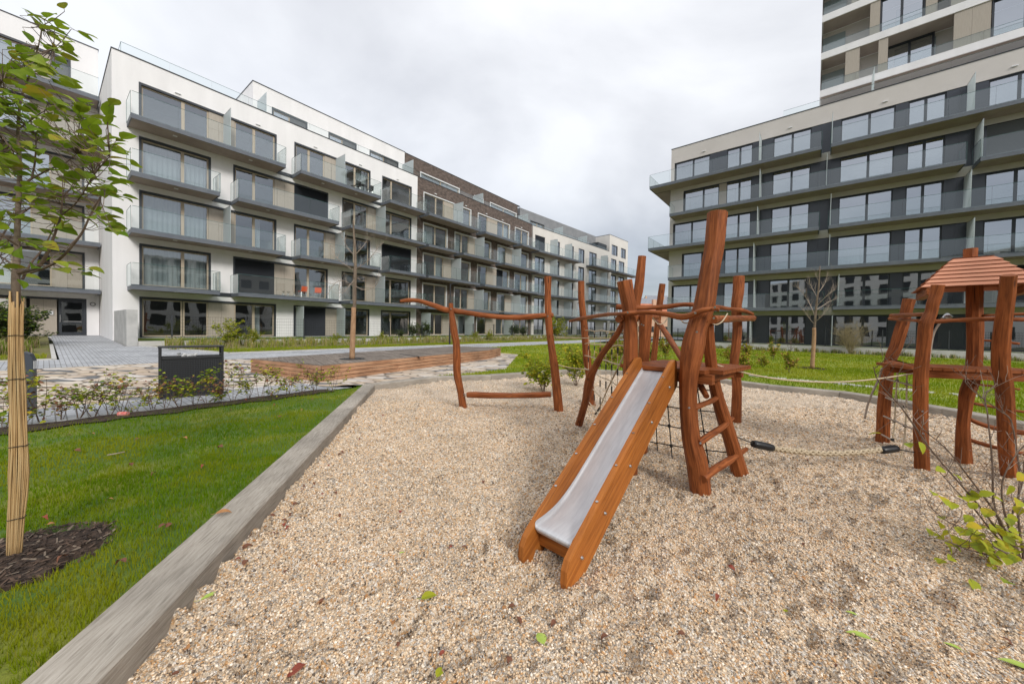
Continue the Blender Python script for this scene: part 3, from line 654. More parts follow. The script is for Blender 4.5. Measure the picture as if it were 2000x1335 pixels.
# segment kinds: g glass, c glass with curtain, h glass with half curtain, p beige cladding, s closed blind, d dark panel, b grey blind
def opening(bld, a, b, c, d, segs, frame=anthra, inner=timberf, pane=pane_a, top=.13, side=.10, proud=.025, y=0.0, head=.0):
    g = MB(); e = .002
    g.box(a+e, b-e, y-proud, y+.12, d-top, d-e, 0); g.box(a+e, a+side, y-proud, y+.12, c+.03, d-top, 0); g.box(b-side, b-e, y-proud, y+.12, c+.03, d-top, 0)
    g.box(a+e, b-e, y-.03 if proud > 0 else y+.01, y+.13, c+e, c+.03, 0)
    A, B = a+side, b-side; zt, zb = d-top, c+.03; yf0, yf1 = y+.10, y+.17
    kids = []
    for i, (k, p, q) in enumerate(segs):
        p = max(p, A); q = min(q, B)
        if k in 'gchGb':
            w = .075
            g.box(p, p+w, yf0, yf1, zb, zt, 1); g.box(q-w, q, yf0, yf1, zb, zt, 1); g.box(p+w, q-w, yf0, yf1, zt-w, zt, 1); g.box(p+w, q-w, yf0, yf1, zb, zb+w, 1)
            kids.append(('pane', p+w, q-w, zb+w, zt-w, pane))
            if k == 'c': kids.append(('curtain', p+w, q-w, zb+w, zt-w, curt))
            if k == 'h': kids.append(('curtain', p+w, p+w+(q-p)*.3, zb+w, zt-w, curt))
            if k == 'b': kids.append(('roller_blind', p+w, q-w, zt-w-(zt-zb)*.45, zt-w, blindg))
        elif k in 'pd':
            kids.append(('cladding_panel', p, q, zb, zt, clad if k == 'p' else anthra_p))
        elif k == 's': kids.append(('blind', p, q, zb, zt, blindm))
        elif k == 'S': kids.append(('blind', p, q, zb, zt, blindg))
    w_o = g.build('window', [frame, inner], bld)
    for n, p, q, z0, z1, m in kids:
        g = MB()
        if n == 'pane':
            g.face([(p-.01, y+.135, z0-.01), (q+.01, y+.135, z0-.01), (q+.01, y+.135, z1+.01), (p-.01, y+.135, z1+.01)])
        elif n == 'curtain': g = curtain(p, q, z0-.05, z1+.1, y+.42, p)
        elif n == 'roller_blind': g.face([(p, y+.2, z0), (q, y+.2, z0), (q, y+.2, z1), (p, y+.2, z1)])
        elif n == 'blind': g = slats(p, q, z0, z1, y+.05)
        else:
            k = max(1, round((q-p)/.62)); zz = (z0+z1)/2+.1
            for j in range(k):
                s0 = p+(q-p)*j/k; s1 = p+(q-p)*(j+1)/k
                if m is clad: g.box(s0+.004, s1-.004, y+.05, y+.11, z0, zz-.004); g.box(s0+.004, s1-.004, y+.05, y+.11, zz+.004, z1)
                else: g.box(s0+.003, s1-.003, y+.04, y+.11, z0, z1)
        g.build(n, m, w_o)
    return w_o
def rail_panels(g, p, q, z0, z1, n=None, t=.014, gap=.012):
    p, q = Vector(p), Vector(q); L = (q-p).length; n = n or max(1, round(L/1.9)); d = (q-p)/L; nn = Vector((-d.y, d.x))*t/2
    for i in range(n):
        a = p+d*(L*i/n+gap/2); b = p+d*(L*(i+1)/n-gap/2)
        for zz0, zz1, mi in ((z0, z1-.016, 0), (z1-.016, z1, 1)):
            if mi == 0:
                g.face([(a.x, a.y, zz0), (b.x, b.y, zz0), (b.x, b.y, zz1), (a.x, a.y, zz1)], 0); nn2 = nn*.5; dd_ = d*.004
                for e_ in (a, b): g.face([(e_.x-nn.x, e_.y-nn.y, zz0), (e_.x+nn.x, e_.y+nn.y, zz0), (e_.x+nn.x, e_.y+nn.y, zz1), (e_.x-nn.x, e_.y-nn.y, zz1)], 1)
                continue
            P = [(a.x-nn.x, a.y-nn.y), (b.x-nn.x, b.y-nn.y), (b.x+nn.x, b.y+nn.y), (a.x+nn.x, a.y+nn.y)]
            for k in range(4):
                k2 = (k+1) % 4; g.face([(*P[k], zz0), (*P[k2], zz0), (*P[k2], zz1), (*P[k], zz1)], 1 if (k in (1, 3)) else mi)
            if mi: g.face([(*x, zz1) for x in P], 1)
def balcony(bld, a, b, top, dep=1.6, th=.27, ends='lr', divs=(), h=1.17, fas=fascia, frosted=False, dh=2.35, lightat=()):
    g = MB(); z0 = top-th; e = .05; y1 = -.003
    g.box(a, b, -dep, -dep+e, z0, top, 0); g.box(a, a+e, -dep+e, y1, z0, top, 0); g.box(b-e, b, -dep+e, y1, z0, top, 0)
    g.box(a+e+.001, b-e-.001, -dep+e+.001, y1, z0+.035, top-.02, 1)
    for s in lightat: g.box(s-.09, s+.09, -dep*.55-.09, -dep*.55+.09, z0+.012, z0+.034, 2)
    o = g.build('balcony', [fas, soffit, whitef], bld)
    g = MB(); zr = top-.06
    rail_panels(g, (a+.03, -dep-.012), (b-.03, -dep-.012), zr, top+h)
    if 'l' in ends: rail_panels(g, (a-.012, -.02), (a-.012, -dep), zr, top+h, 1)
    if 'r' in ends: rail_panels(g, (b+.012, -dep), (b+.012, -.02), zr, top+h, 1)
    g.build('glass_railing', [rail_g, edge_g], o)
    for s in divs:
        g = MB(); g.box(s-.012, s+.012, -dep+.06, -.02, top+.04, top+dh, 0); g.box(s-.02, s+.02, -dep+.06, -.02, top+dh, top+dh+.02, 1)
        g.build('privacy_screen', [frost, steel], o)
    return o
def roof_rail(bld, p, q, z0, z1, n=None):
    g = MB(); rail_panels(g, p, q, z0, z1, n); return g.build('roof_railing', [rail_g, edge_g], bld)
def coping(g, x0, x1, y0, y1, z, w=.35, mi=0, h=.06, o=.03, back=False):
    g.box(x0-o, x1+o, y0-o, y0+w, z, z+h, mi); g.box(x0-o, x0+w, y0+w, y1, z, z+h, mi); g.box(x1-w, x1+o, y0+w, y1, z, z+h, mi)
def shell(g, x0, x1, y0, y1, z0, z1, mi=0, left=True, right=True, roof=True):
    if left: g.face([(x0, y0, z0), (x0, y0, z1), (x0, y1, z1), (x0, y1, z0)], mi)
    if right: g.face([(x1, y0, z0), (x1, y1, z0), (x1, y1, z1), (x1, y0, z1)], mi)
    g.face([(x0, y1, z0), (x0, y1, z1), (x1, y1, z1), (x1, y1, z0)], mi)
    if roof: g.face([(x0, y0+.25, z1-.02), (x1, y0+.25, z1-.02), (x1, y1, z1-.02), (x0, y1, z1-.02)], mi); g.face([(x0, y0, z1), (x1, y0, z1), (x1, y0+.25, z1), (x0, y0+.25, z1)], mi)
RZA = atan2(UA.y, UA.x)
def head(k): return 3.05+3.05*k
def floor(k): return .68 if k == 0 else .62+3.05*k-.0
def slab(k): return 3.62+3.045*(k-1)      # top of the balcony slab under storey k

# ---- white block with balconies (nearest part of the left row)
WB = empty('apartment_building', A0, RZA, 'white rendered apartment block with staggered grey balconies, nearest in the left row', 'building')
LEN = 19.72; evenO = [(1.0, 7.72), (8.85, 14.82), (15.93, 19.05)]; oddO = [(1.0, 4.12), (5.25, 11.28), (12.39, 19.05)]
ops = []; rooms = MB(); bands = MB()
SEG = {
 0: [[('g', 1, 2.8), ('g', 2.83, 4.0), ('p', 4.0, 5.33), ('g', 5.33, 6.4), ('h', 6.4, 7.7)], [('s', 8.9, 11.15), ('p', 11.15, 12.6), ('g', 12.6, 13.5), ('g', 13.5, 14.8)], [('g', 16, 16.95), ('g', 16.95, 19)]],
 1: [[('c', 1, 2.82), ('c', 2.82, 4.1)], [('s', 5.3, 7.62), ('p', 7.62, 8.88), ('g', 8.88, 9.87), ('g', 9.87, 11.2)], [('g', 12.4, 13.46), ('g', 13.46, 14.54), ('p', 14.54, 15.9), ('g', 15.9, 16.9), ('g', 16.9, 19)]],
 2: [[('c', 1, 2.82), ('c', 2.82, 4.02), ('p', 4.02, 5.33), ('g', 5.33, 6.4), ('h', 6.4, 7.65)], [('g', 8.9, 9.87), ('g', 9.87, 11.1), ('p', 11.1, 12.6), ('g', 12.6, 13.46), ('g', 13.46, 14.8)], [('s', 16, 19)]],
 3: [[('c', 1, 2.82), ('c', 2.82, 4.1)], [('g', 5.3, 6.4), ('g', 6.4, 7.62), ('p', 7.62, 8.88), ('s', 8.88, 11.2)], [('g', 12.4, 13.46), ('g', 13.46, 14.6), ('p', 14.6, 15.9), ('g', 15.9, 16.9), ('g', 16.9, 19)]],
 4: [[('g', 1, 2.84), ('g', 2.84, 4.02), ('p', 4.02, 5.33), ('g', 5.33, 6.4), ('g', 6.4, 7.65)], [('g', 8.9, 9.87), ('g', 9.87, 11.0), ('p', 11.0, 12.6), ('h', 12.6, 13.46), ('c', 13.46, 14.8)], [('g', 16, 16.9), ('g', 16.9, 19)]]}
for k in range(5):
    O = evenO if k % 2 == 0 else oddO
    for (a, b), sg in zip(O, SEG[k]):
        z0 = .70 if k == 0 else head(k)-2.43
        ops.append((a, b, z0, head(k))); opening(WB, a, b, z0, head(k), sg); room(rooms, a, b, z0, head(k))
g = MB(); wall(g, 0, LEN, -.2, 16.5, ops); shell(g, 0, LEN, 0, 13, -.2, 16.5, roof=False)
g.box(.01, LEN-.01, .3, 12.9, 15.7, 16.0, 0)                      # terrace deck
g.face([(0, 0, 16.5), (LEN, 0, 16.5), (LEN, .3, 16.5), (0, .3, 16.5)]); g.face([(0, .3, 16.5), (LEN, .3, 16.5), (LEN, .3, 16.0), (0, .3, 16.0)])
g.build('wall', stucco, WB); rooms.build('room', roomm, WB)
g = MB(); coping(g, 0, LEN, 0, 13, 16.5); g.build('coping', anthra, WB)
for k in range(1, 5):
    even = k % 2 == 0
    sl = [(.54, 7.75), (8.7, 14.9), (15.78, 19.62)] if even else [(.54, 4.22), (5.13, 11.4), (12.32, 19.62)]
    dv = {True: [(4.74,), (11.85,), ()], False: [(), (), (15.35,)]}[even]
    for j, (a, b) in enumerate(sl): balcony(WB, a, b, slab(k), divs=dv[j], lightat=((a+b)/2,) if b-a < 4 else (a+1.8, b-1.8))
    t = slab(k)
    gb = [(4.23, 5.12), (11.41, 12.31)] if not even else [(7.76, 8.69), (14.91, 15.77)]
    for a, b in gb: bands.box(a, b, -.04, -.002, t-.27, t-.02)
bands.build('floor_band', anthra, WB)
for s in (9.0, 12.0):
    g = MB(); g.box(s-.012, s+.012, -1.4, -.03, .70, 2.95)
    g.build('privacy_screen', frost, WB)
# set back storey
g = MB(); so = [(8.12, 10.6, 17.35, 18.22), (12.25, 14.7, 17.35, 18.22), (15.95, 19.0, 17.35, 18.22)]; so = [(a, b, 16.05, d) for a, b, c, d in so]
g2 = MB(); y = 2.2
for a, b, c, d in so: opening(WB, a, b, c, d, [('b', a, (a+b)/2), ('S', (a+b)/2, b)], y=y, pane=pane_r); room(g2, a, b, c, d, y0=y+.23)
wall(g, 6.93, LEN, 16.0, 19.5, so, y=y); shell(g, 6.93, LEN, y, 13, 16.0, 19.5)
g.build('penthouse_wall', stucco, WB); g2.build('room', roomm, WB)
g = MB(); coping(g, 6.93, LEN, y, 13, 19.5, o=.03); g.build('coping', anthra, WB)
roof_rail(WB, (.35, .2), (19.6, .2), 16.4, 17.17, 10); roof_rail(WB, (.35, .2), (.35, 6), 16.4, 17.17, 3)
for s in (7.2, 19.45):
    g = MB(); g.box(s-.012, s+.012, .35, y-.03, 16.05, 18.15)
    g.build('privacy_screen', frost, WB)
g = MB()
for s in (2.6, 6.6, 10.3, 13.9, 17.5): g.box(s-.13, s+.13, -.07, -.003, 15.42, 15.47)
g.build('wall_lamp', whitef, WB)

# ---- brick block
BB = empty('apartment_building', PA(LEN+.005, 0), RZA, 'dark brown brick apartment block with white window frames between the white and cream blocks', 'building')
L2 = 39.1-LEN-.01; q = LEN
be = [(20.42, 27.08), (28.15, 34.15), (35.2, 38.35)]; bo = [(20.4, 23.6), (24.6, 30.55), (31.75, 38.35)]
segE = [[('g', 20.4, 22.05), ('g', 22.05, 23.1), ('p', 23.1, 25.3), ('h', 25.3, 27.08)], [('g', 28, 29.9), ('p', 29.9, 31.7), ('g', 31.7, 32.9), ('g', 32.9, 34.2)], [('g', 35, 36.8), ('g', 36.8, 38.4)]]
segO = [[('g', 20.4, 22.0), ('g', 22.0, 23.6)], [('g', 24.6, 25.7), ('g', 25.7, 26.8), ('p', 26.8, 29), ('g', 29, 30.5)], [('g', 31.7, 33.5), ('p', 33.5, 35.8), ('g', 35.8, 38.4)]]
ops = []; rooms = MB()
for k in range(5):
    for (a, b), sg in zip(be if k % 2 == 0 else bo, segE if k % 2 == 0 else segO):
        z0 = .72 if k == 0 else head(k)-2.43; a -= q; b -= q
        sg = [(('c' if (kk == 'g' and (i+k) % 4 == 3) else 's' if (kk == 'g' and (k, i) == (2, 2)) else kk), x-q, x2-q) for i, (kk, x, x2) in enumerate(sg)]
        ops.append((a, b, z0, head(k))); opening(BB, a, b, z0, head(k), sg, frame=whitef, top=.10, side=.09, proud=.04); room(rooms, a, b, z0, head(k))
g = MB(); wall(g, 0, L2, -.2, 16.5, ops); shell(g, 0, L2, 0, 13, -.2, 16.5, left=False, roof=False); g.box(.01, L2-.01, .3, 12.9, 15.7, 16.0)
g.face([(0, 0, 16.5), (L2, 0, 16.5), (L2, .3, 16.5), (0, .3, 16.5)]); g.face([(0, .3, 16.5), (L2, .3, 16.5), (L2, .3, 16.0), (0, .3, 16.0)])
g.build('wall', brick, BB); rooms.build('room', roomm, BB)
g = MB(); g.box(0, L2, -.03, .33, 16.5, 16.56); g.box(0, L2, 2.17, 2.5, 19.45, 19.51); g.build('coping', anthra, BB)
for k in range(1, 5):
    if k % 2 == 0: sl = [(19.95, 27.05, (24.4,)), (27.9, 34.05, ()), (34.85, 38.75, ())]
    else: sl = [(19.95, 23.85, ()), (24.5, 30.4, (27.75,)), (31.4, 38.75, (34.7,))]
    if k == 2: sl[0] = (19.95, 27.05, (24.2,))
    for a, b, d in sl: balcony(BB, a-q, b-q, slab(k), divs=[x-q for x in d])
g = MB()
for s in (20.3, 26.3, 33.2): g = MB(); g.box(s-q-.012, s-q+.012, -1.5, -.03, .72, 2.95); g.build('privacy_screen', frost, BB)
for s in (31.0-q-1.6, 38.6-q): g = MB(); g.box(s-.012, s+.012, .35, 2.1, 16.05, 18.0); g.build('privacy_screen', frost, BB)
so = [(21.62-q, 27.25-q, 17.5, 18.25), (29.7-q, 31.35-q, 17.5, 18.25), (32.6-q, 38.25-q, 17.5, 18.25)]; so = [(a, b, 16.05, d) for a, b, c, d in so]
g = MB(); g2 = MB()
for a, b, c, d in so: opening(BB, a, b, c, d, [('b', a, (a+b)/2), ('b', (a+b)/2, b)], y=2.2, frame=whitef, proud=.04); room(g2, a, b, c, d, y0=2.43)
wall(g, 0, L2-.6, 16.0, 19.45, so, y=2.2); shell(g, 0, L2-.6, 2.2, 13, 16.0, 19.45, left=False); g.build('penthouse_wall', brick, BB); g2.build('room', roomm, BB)
roof_rail(BB, (0.02, .2), (L2, .2), 16.45, 17.05, 10)
g = MB()
for s in (2.2, 6.5, 9.9, 12.9, 16.9): g.box(s-.12, s+.12, -.09, -.003, 15.42, 15.50)
g.build('wall_lamp', whitef, BB)

# ---- cream block, turned a few degrees, ending in a taller head
E0 = Vector((-.02889, 51.50076, 0)); YB = radians(42); RZB = atan2(cos(YB), sin(YB))
CB = empty('apartment_building', E0, RZB, 'cream apartment block far along the left row, with a zinc penthouse and taller end', 'building')
fw = [(.5, 2.75), (4.85, 6.4), (8.8, 10.2), (11.6, 13.35), (14.85, 17.3), (20.2, 21.4), (22.5, 24.5), (25.5, 27.8)]
ops = []; rooms = MB(); LC = 29.2
for k in range(5):
    for i, (a, b) in enumerate(fw):
        z0 = .75 if k == 0 else head(k)-2.35
        kind = 's' if (k, i) in ((4, 0), (1, 1), (2, 3)) else 'g'
        n = 1 if b-a < 1.3 else 2; sg = [(kind, a+(b-a)*j/n, a+(b-a)*(j+1)/n) for j in range(n)]
        ops.append((a, b, z0, head(k))); opening(CB, a, b, z0, head(k), sg, frame=anthra, inner=anthra, top=.05, side=.05, proud=-.06, pane=pane_r); room(rooms, a, b, z0, head(k))
for a, b in ((22.62, 24.9), (26.3, 28.3)):
    ops.append((a, b, 16.0, 17.95)); opening(CB, a, b, 16.0, 17.95, [('g', a, (a+b)/2), ('g', (a+b)/2, b)], frame=anthra, inner=anthra, top=.06, side=.06, proud=-.06, pane=pane_r); room(rooms, a, b, 16.0, 17.95)
g = MB(); wall(g, 0, 21.8, -.3, 16.45, ops); wall(g, 21.8, LC, -.3, 19.65, [o for o in ops if o[0] > 21.8])
shell(g, 0, 21.8, 0, 13, -.3, 16.45, left=True, right=False, roof=False); shell(g, 21.8, LC, 0, 13, -.3, 19.65)
g.box(.01, 21.79, .3, 12.9, 15.7, 16.0)
g.build('wall', stucco_c, CB); rooms.build('room', roomm, CB)
g = MB(); g.box(0, 21.77, -.03, .33, 16.45, 16.51); coping(g, 21.8, LC, 0, 13, 19.65); g.build('coping', anthra, CB)
g = MB(); wall(g, -.4, 20.5, 16.0, 19.4, [(1.8, 5.2, 16.05, 18.1)], y=2.3); shell(g, -.4, 20.5, 2.3, 13, 16.0, 19.4, left=True); g.build('penthouse_wall', greymet, CB)
opening(CB, 1.8, 5.2, 16.05, 18.1, [('b', 1.8, 3.5), ('b', 3.5, 5.2)], y=2.3)
g = MB(); g.box(18.2, 21.3, .33, 2.25, 16.03, 17.6); g.build('terrace_box', anthra, CB)
for k in range(1, 5):
    t = slab(k)-.05
    balcony(CB, -.28, 10.4, t, dep=1.5, divs=(4.0, 7.7)); balcony(CB, 13.95, 21.5, t, dep=1.5, divs=(18.7,)); balcony(CB, 22.6, LC+1.7, t, dep=1.5)
for s in (7.5, 14.5):
    g = MB(); g.box(s-.012, s+.012, .3, 2.2, 16.05, 18.0)
    g.build('privacy_screen', frost, CB); roof_rail(CB, (.1, .2), (21.6, .2), 16.4, 16.95, 10)

# ---- recessed block left of the entrance
RB = empty('apartment_building', PA(-.02, -7.6), RZA, 'recessed white block with the glazed entrance door, at the left edge behind the young tree', 'building')
ops = []; rooms = MB()
z = [(-9, -.62)]
for k in range(6):
    a, b = -9.0, -.60 if k < 5 else -1.12
    z0 = .64 if k == 0 else head(k)-2.4; d = head(k) if k < 5 else 18.38
    if k == 0: sg = [('g', -9, -6), ('g', -6, -2.85), ('p', -2.72, -1.72)]; b = -.54
    elif k == 5: sg = [('g', -9, -6), ('g', -6, -2.7), ('p', -2.7, -1.9), ('S', -1.9, -1.15)]
    else: sg = [('g', -9, -6), ('h', -6, -3.3), ('g', -3.3, -1.9), ('p', -1.9, -.65)] if k in (1, 3) else [('g', -9, -6), ('g', -6, -2.6), ('p', -2.6, -.65)]
    ops.append((a, b, z0, d)); opening(RB, a, b, z0, d, sg, pane=pane_r); room(rooms, a, b, z0, d)
g = MB(); wall(g, -9.5, 0, -.1, 19.7, ops); shell(g, -9.5, 0, 0, 9, -.1, 19.7, right=True); g.build('wall', stucco, RB); rooms.build('room', roomm, RB)
g = MB(); coping(g, -9.5, 0, 0, 9, 19.7); g.build('coping', anthra, RB)
for k in range(1, 6):
    t = slab(k)+(.22 if k == 5 else 0)
    balcony(RB, -9.4, -.03, t, dep=1.6, ends='l')
# glazed entrance door
g = MB(); a, b = -1.66, -.60
g.box(a, a+.12, .02, .12, .66, 2.9); g.box(b-.12, b, .02, .12, .66, 2.9); g.box(a+.12, b-.12, .02, .12, 2.78, 2.9); g.box(a+.12, b-.12, .02, .12, .66, .84); g.box(a+.121, b-.121, .03, .11, 1.42, 1.47)
dr = g.build('door', anthra, RB)
g = MB(); g.face([(a+.12, .07, .84), (b-.12, .07, .84), (b-.12, .07, 2.78), (a+.12, .07, 2.78)]); g.build('pane', pane_a, dr)
g = MB(); g.tube([(a+.06, -.04, 1.5), (a+.06, -.04, 1.95)], .02); g.tube([(a+.06, .03, 1.55), (a+.06, -.04, 1.55)], .012); g.tube([(a+.06, .03, 1.9), (a+.06, -.04, 1.9)], .012); g.box(a+.2, b-.15, -.0, .025, 1.52, 1.56); g.build('handle', steel, dr)
g = MB(); g.box(-2.05, -1.86, -.02, .035, 1.95, 2.18); g.build('intercom', [whitef], RB)
g = MB(); g.box(-2.0, -1.91, -.026, -.021, 2.02, 2.10); g.build('intercom_screen', [blackm], RB)
# round wall ring beside the door
g = MB(); pts = [(-.28+.11*cos(i*pi/8), -.03, 2.72+.11*sin(i*pi/8)) for i in range(17)]; g.tube(pts, .018, 6); g.build('wall_lamp', blackm, RB)

# ---- concrete wall beside the entrance, low terrace wall, terrace lawn
def in_A(name, g, m, label=None, cat=None, kind=None, **k):
    o = g.build(name, m, **k); o.location = A0; o.rotation_euler = (0, 0, RZA); return tag(o, label, cat, kind=kind)
g = MB(); g.box(.05, .41, -5.0, -.01, -.1, 2.17); in_A('concrete_wall', g, conc, 'grey fair faced concrete wall beside the paved entrance path', 'wall')
g = MB(); g.box(.42, 68, -5.05, -4.85, -.1, .66); in_A('terrace_wall', g, conc2, 'long low pale concrete terrace wall under the mesh fence on the left', 'wall')
g = MB(); g.face([(.42, -4.85, .60), (68, -4.85, .60), (68, -.005, .66), (.42, -.005, .66)]); in_A('terrace_lawn', g, lawn_m, kind='structure')
def fence(name, x0, x1, y, z0, z1, step, label, A, rz, off=0.0):
    root = empty(name, A, rz, label, 'fence')
    n = int((x1-x0)/step)
    for i in range(n+1):
        g = MB(); s = x0+i*step; g.box(s-.03, s+.03, y-.03, y+.03, z0, z1); g.build('post', fencem, root)
        if i == n: break
        g = MB()
        for j in range(8): zz = z0+.06+(z1-z0-.12)*j/7; g.box(s+.031, s+step-.031, y-.004, y+.004, zz-.004, zz+.004)
        m = int(step/.11)
        for j in range(1, m): ss = s+step*j/m; g.box(ss-.0025, ss+.0025, y-.0105, y-.0045, z0+.03, z1-.05)
        g.build('mesh_panel', fencem, root)
    return root
fence('mesh_fence', 3.68-3.06+1.0, 64, -4.7, .60, 1.98, 3.06, 'dark wire mesh garden fence along the left terrace wall', A0, RZA)

# ---- right building
RZC = atan2(UC.y, UC.x)
RG = empty('apartment_building', C0, RZC, 'beige and anthracite apartment block with long glass balconies on the right', 'building')
W = 32.0; ops = []; rooms = MB()
def segR(k):
    base = [('g', 2.07), ('g', 3.53), ('d', 4.95), ('g', 6.0), ('g', 6.95), ('d', 8.45), ('g', 9.77), ('g', 11.0), ('d', 12.79), ('g', 14.4), ('g', 15.76), ('d', 16.4), ('g', 17.25), ('g', 18.2), ('d', 20.0), ('g', 21.25), ('g', 22.6), ('d', 24.2), ('g', 25.6), ('g', 27), ('d', 28.5), ('g', 30), ('g', 31.6)]
    if k < 5 and k != 3 and k != 1: base[0] = ('g', 3.04); base[1] = ('g', 4.37)
    out = []; p = .42 if k in (5, 3, 1, 0) else 1.33
    for kind, e in base: out.append((kind, p, e)); p = e
    if k == 4: out[2] = ('p', 4.37, 4.98); out = [(('S' if (18.9 < a < 22) else kk), a, b) for kk, a, b in out]
    if k <= 1: out = [((('s' if (i*7+k) % 11 == 3 else 'b' if (i*5+k) % 4 == 0 else kk) if kk == 'g' else kk), a, b) for i, (kk, a, b) in enumerate(out)]
    if k in (2, 3): out = [((('c' if (i*3+k) % 7 == 1 else kk) if kk == 'g' else kk), a, b) for i, (kk, a, b) in enumerate(out)]
    return out
for k in range(6):
    sg = segR(k); a = sg[0][1]-.1; b = 31.7; h_ = head(k) if k < 5 else 18.18; z0 = .66 if k == 0 else head(k)-2.43
    ops.append((a, b, z0, h_)); opening(RG, a, b, z0, h_, sg, inner=anthra, pane=pane_r, top=.06, side=.05, proud=-.04); room(rooms, a, b, z0, h_, dep=4.0)
    for s in (3.9, 12.0, 16.1, 24.0):                              # party walls so that rooms do not run through
        rooms.face([(s, .23, z0), (s, 4.2, z0), (s, 4.2, h_), (s, .23, h_)])
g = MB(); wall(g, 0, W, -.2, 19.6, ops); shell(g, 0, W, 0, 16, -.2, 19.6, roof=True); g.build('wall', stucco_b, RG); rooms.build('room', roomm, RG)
g = MB(); coping(g, 0, W, 0, 16, 19.6); g.build('coping', anthra, RG)
TOPR = {k: 3.62+3.045*(k-1)+.04 for k in range(1, 6)}
SLR = {5: [(-1.57, 11.65, 'lr'), (12.2, 31.5, 'lr')], 4: [(.42, 18.84, 'lr'), (19.42, 31.5, 'lr')], 3: [(-1.57, 11.65, 'lr'), (12.2, 31.5, 'lr')], 2: [(.42, 31.5, 'lr')], 1: [(.42, 12.05, 'lr'), (12.6, 31.5, 'lr')]}
DVR = {5: [(7.6,), (12.25, 19.1, 24.3)], 4: [(7.7, 12.0), (19.5,)], 3: [(7.6,), (12.3, 19.1, 24.3)], 2: [(7.4, 12.3, 19.3)], 1: [(7.5,), (12.9, 19.3)]}
for k in SLR:
    for (a, b, e), d in zip(SLR[k], DVR[k]):
        o = balcony(RG, a, b, TOPR[k], dep=1.55, ends=e, divs=d, h=1.12)
# overhanging slabs carry on round the left corner
for k in (5, 3):
    g = MB(); g.box(-1.57, -.003, .001, 5.5, TOPR[k]-.27, TOPR[k]); o = g.build('balcony', [fascia], RG)
    g = MB(); g.box(-1.52, -.01, .0, 5.45, TOPR[k]-.285, TOPR[k]-.272); g.build('soffit', soffit, o)
    g = MB(); rail_panels(g, (-1.585, 0.05), (-1.585, 5.4), TOPR[k]-.06, TOPR[k]+1.12); g.build('glass_railing', [rail_g, edge_g], o)
for s in (7.3, 12.6, 19.6):
    g = MB(); g.box(s-.012, s+.012, -1.6, -.03, .66, 2.95)
    g.build('privacy_screen', frost, RG)
g = MB()
for s in (3.0, 9.6, 15.2, 21.0): g.box(s-.13, s+.13, -.08, -.003, 18.55, 18.61)
g.build('wall_lamp', whitef, RG)
roof_rail(RG, (9.05, .35), (31.5, .35), 19.55, 20.3)
for s in (14.6, 23.9):
    g = MB(); g.box(s-.012, s+.012, .4, 1.9, 19.6, 21.6)
    g.build('privacy_screen', frost, RG)
# ---- tower behind its roof terrace
TW = empty('apartment_tower', PC(0, -2.0), RZC, 'tall tower with white floor bands and beige panels rising at the top right', 'tower')
X0 = 11.43; X1 = 31.0; tglz = mat('tower_glazing', (.25, .30, .31), rough=.05, spec=1.0)
g = MB()
for zb in (21.36, 24.46, 27.55, 30.62, 33.7): g.box(X0, X1, 0, 14, zb, zb+.55)
g.build('floor_band', stucco, TW)
g = MB()
for zb in (21.36, 24.46, 27.55, 30.62, 33.7): g.box(X0+.1, X1-.1, .08, 1.6, zb-.012, zb-.002)
g.build('loggia_soffit', soffit, TW)
g = MB(); g.face([(X0+.02, 1.4, 19.4), (X1, 1.4, 19.4), (X1, 1.4, 21.36), (X0+.02, 1.4, 21.36)]); g.face([(X0+.02, 1.4, 19.4), (X0+.02, 1.4, 21.36), (X0+.02, 14, 21.36), (X0+.02, 14, 19.4)])
for s in (14.3, 18.2): g.box(s, s+.55, 1.3, 1.399, 19.6, 21.35)
g.build('terrace_wall', clad, TW)
rows = {21.91: [(12.99, 13.85), (14.92, 15.46), (18.78, 20.45)], 25.01: [(14.38, 14.95), (17.37, 17.96), (18.6, 20.3)], 28.10: [(13.25, 14.4), (17.2, 18.0), (19.2, 19.9)], 31.17: [(12.9, 13.9), (16.5, 17.2)]}
wins = {21.91: [(15.5, 18.1, 1.4), (20.5, 23.4, .1)], 25.01: [(14.97, 17.35, .12), (20.4, 23.2, .1)], 28.10: [(14.5, 17.1, .12), (20.0, 23, .1)], 31.17: [(14, 16.4, .1), (18, 21, .1)]}
for z0, pan in rows.items():
    z1 = z0+2.54
    for a, b in pan:
        g = MB(); n = 2 if b-a > 1.2 else 1
        for j in range(n): g.box(a+(b-a)*j/n+.004, a+(b-a)*(j+1)/n-.004, .06, .16, z0+.003, z1-.003)
        g.build('cladding_panel', clad, TW)
    for a, b, y in wins[z0]:
        opening(TW, a, b, z0+.02, z1-.02, [('g', a, (a+b)/2), ('g', (a+b)/2, b)], frame=anthra, inner=anthra, y=y, pane=pane_r, top=.05, side=.05, proud=0)
    # loggia back wall with dark glazing
    g = MB(); wl_ = [(12.0, 14.6, z0+.05, z1-.3)]; 
    wall(g, X0+.05, X1-.05, z0, z1, [], y=1.72); g.face([(X0+.02, .1, z0), (X0+.02, 14, z0), (X0+.02, 14, z1), (X0+.02, .1, z1)]); g.build('wall', stucco_b, TW)
    g = MB(); g.box(X0+.1, 13.0, 1.62, 1.70, z0+.05, z1-.4); g.build('loggia_glazing', tglz, TW); g = MB(); g.box(16.0, 18.2, 1.62, 1.70, z0+.05, z1-.3); g.build('loggia_glazing', tglz, TW)
    g = MB(); rail_panels(g, (X0+.05, .03), (X1, .03), z0+.0, z0+.62, 9); g.build('glass_railing', [rail_g, edge_g], TW)
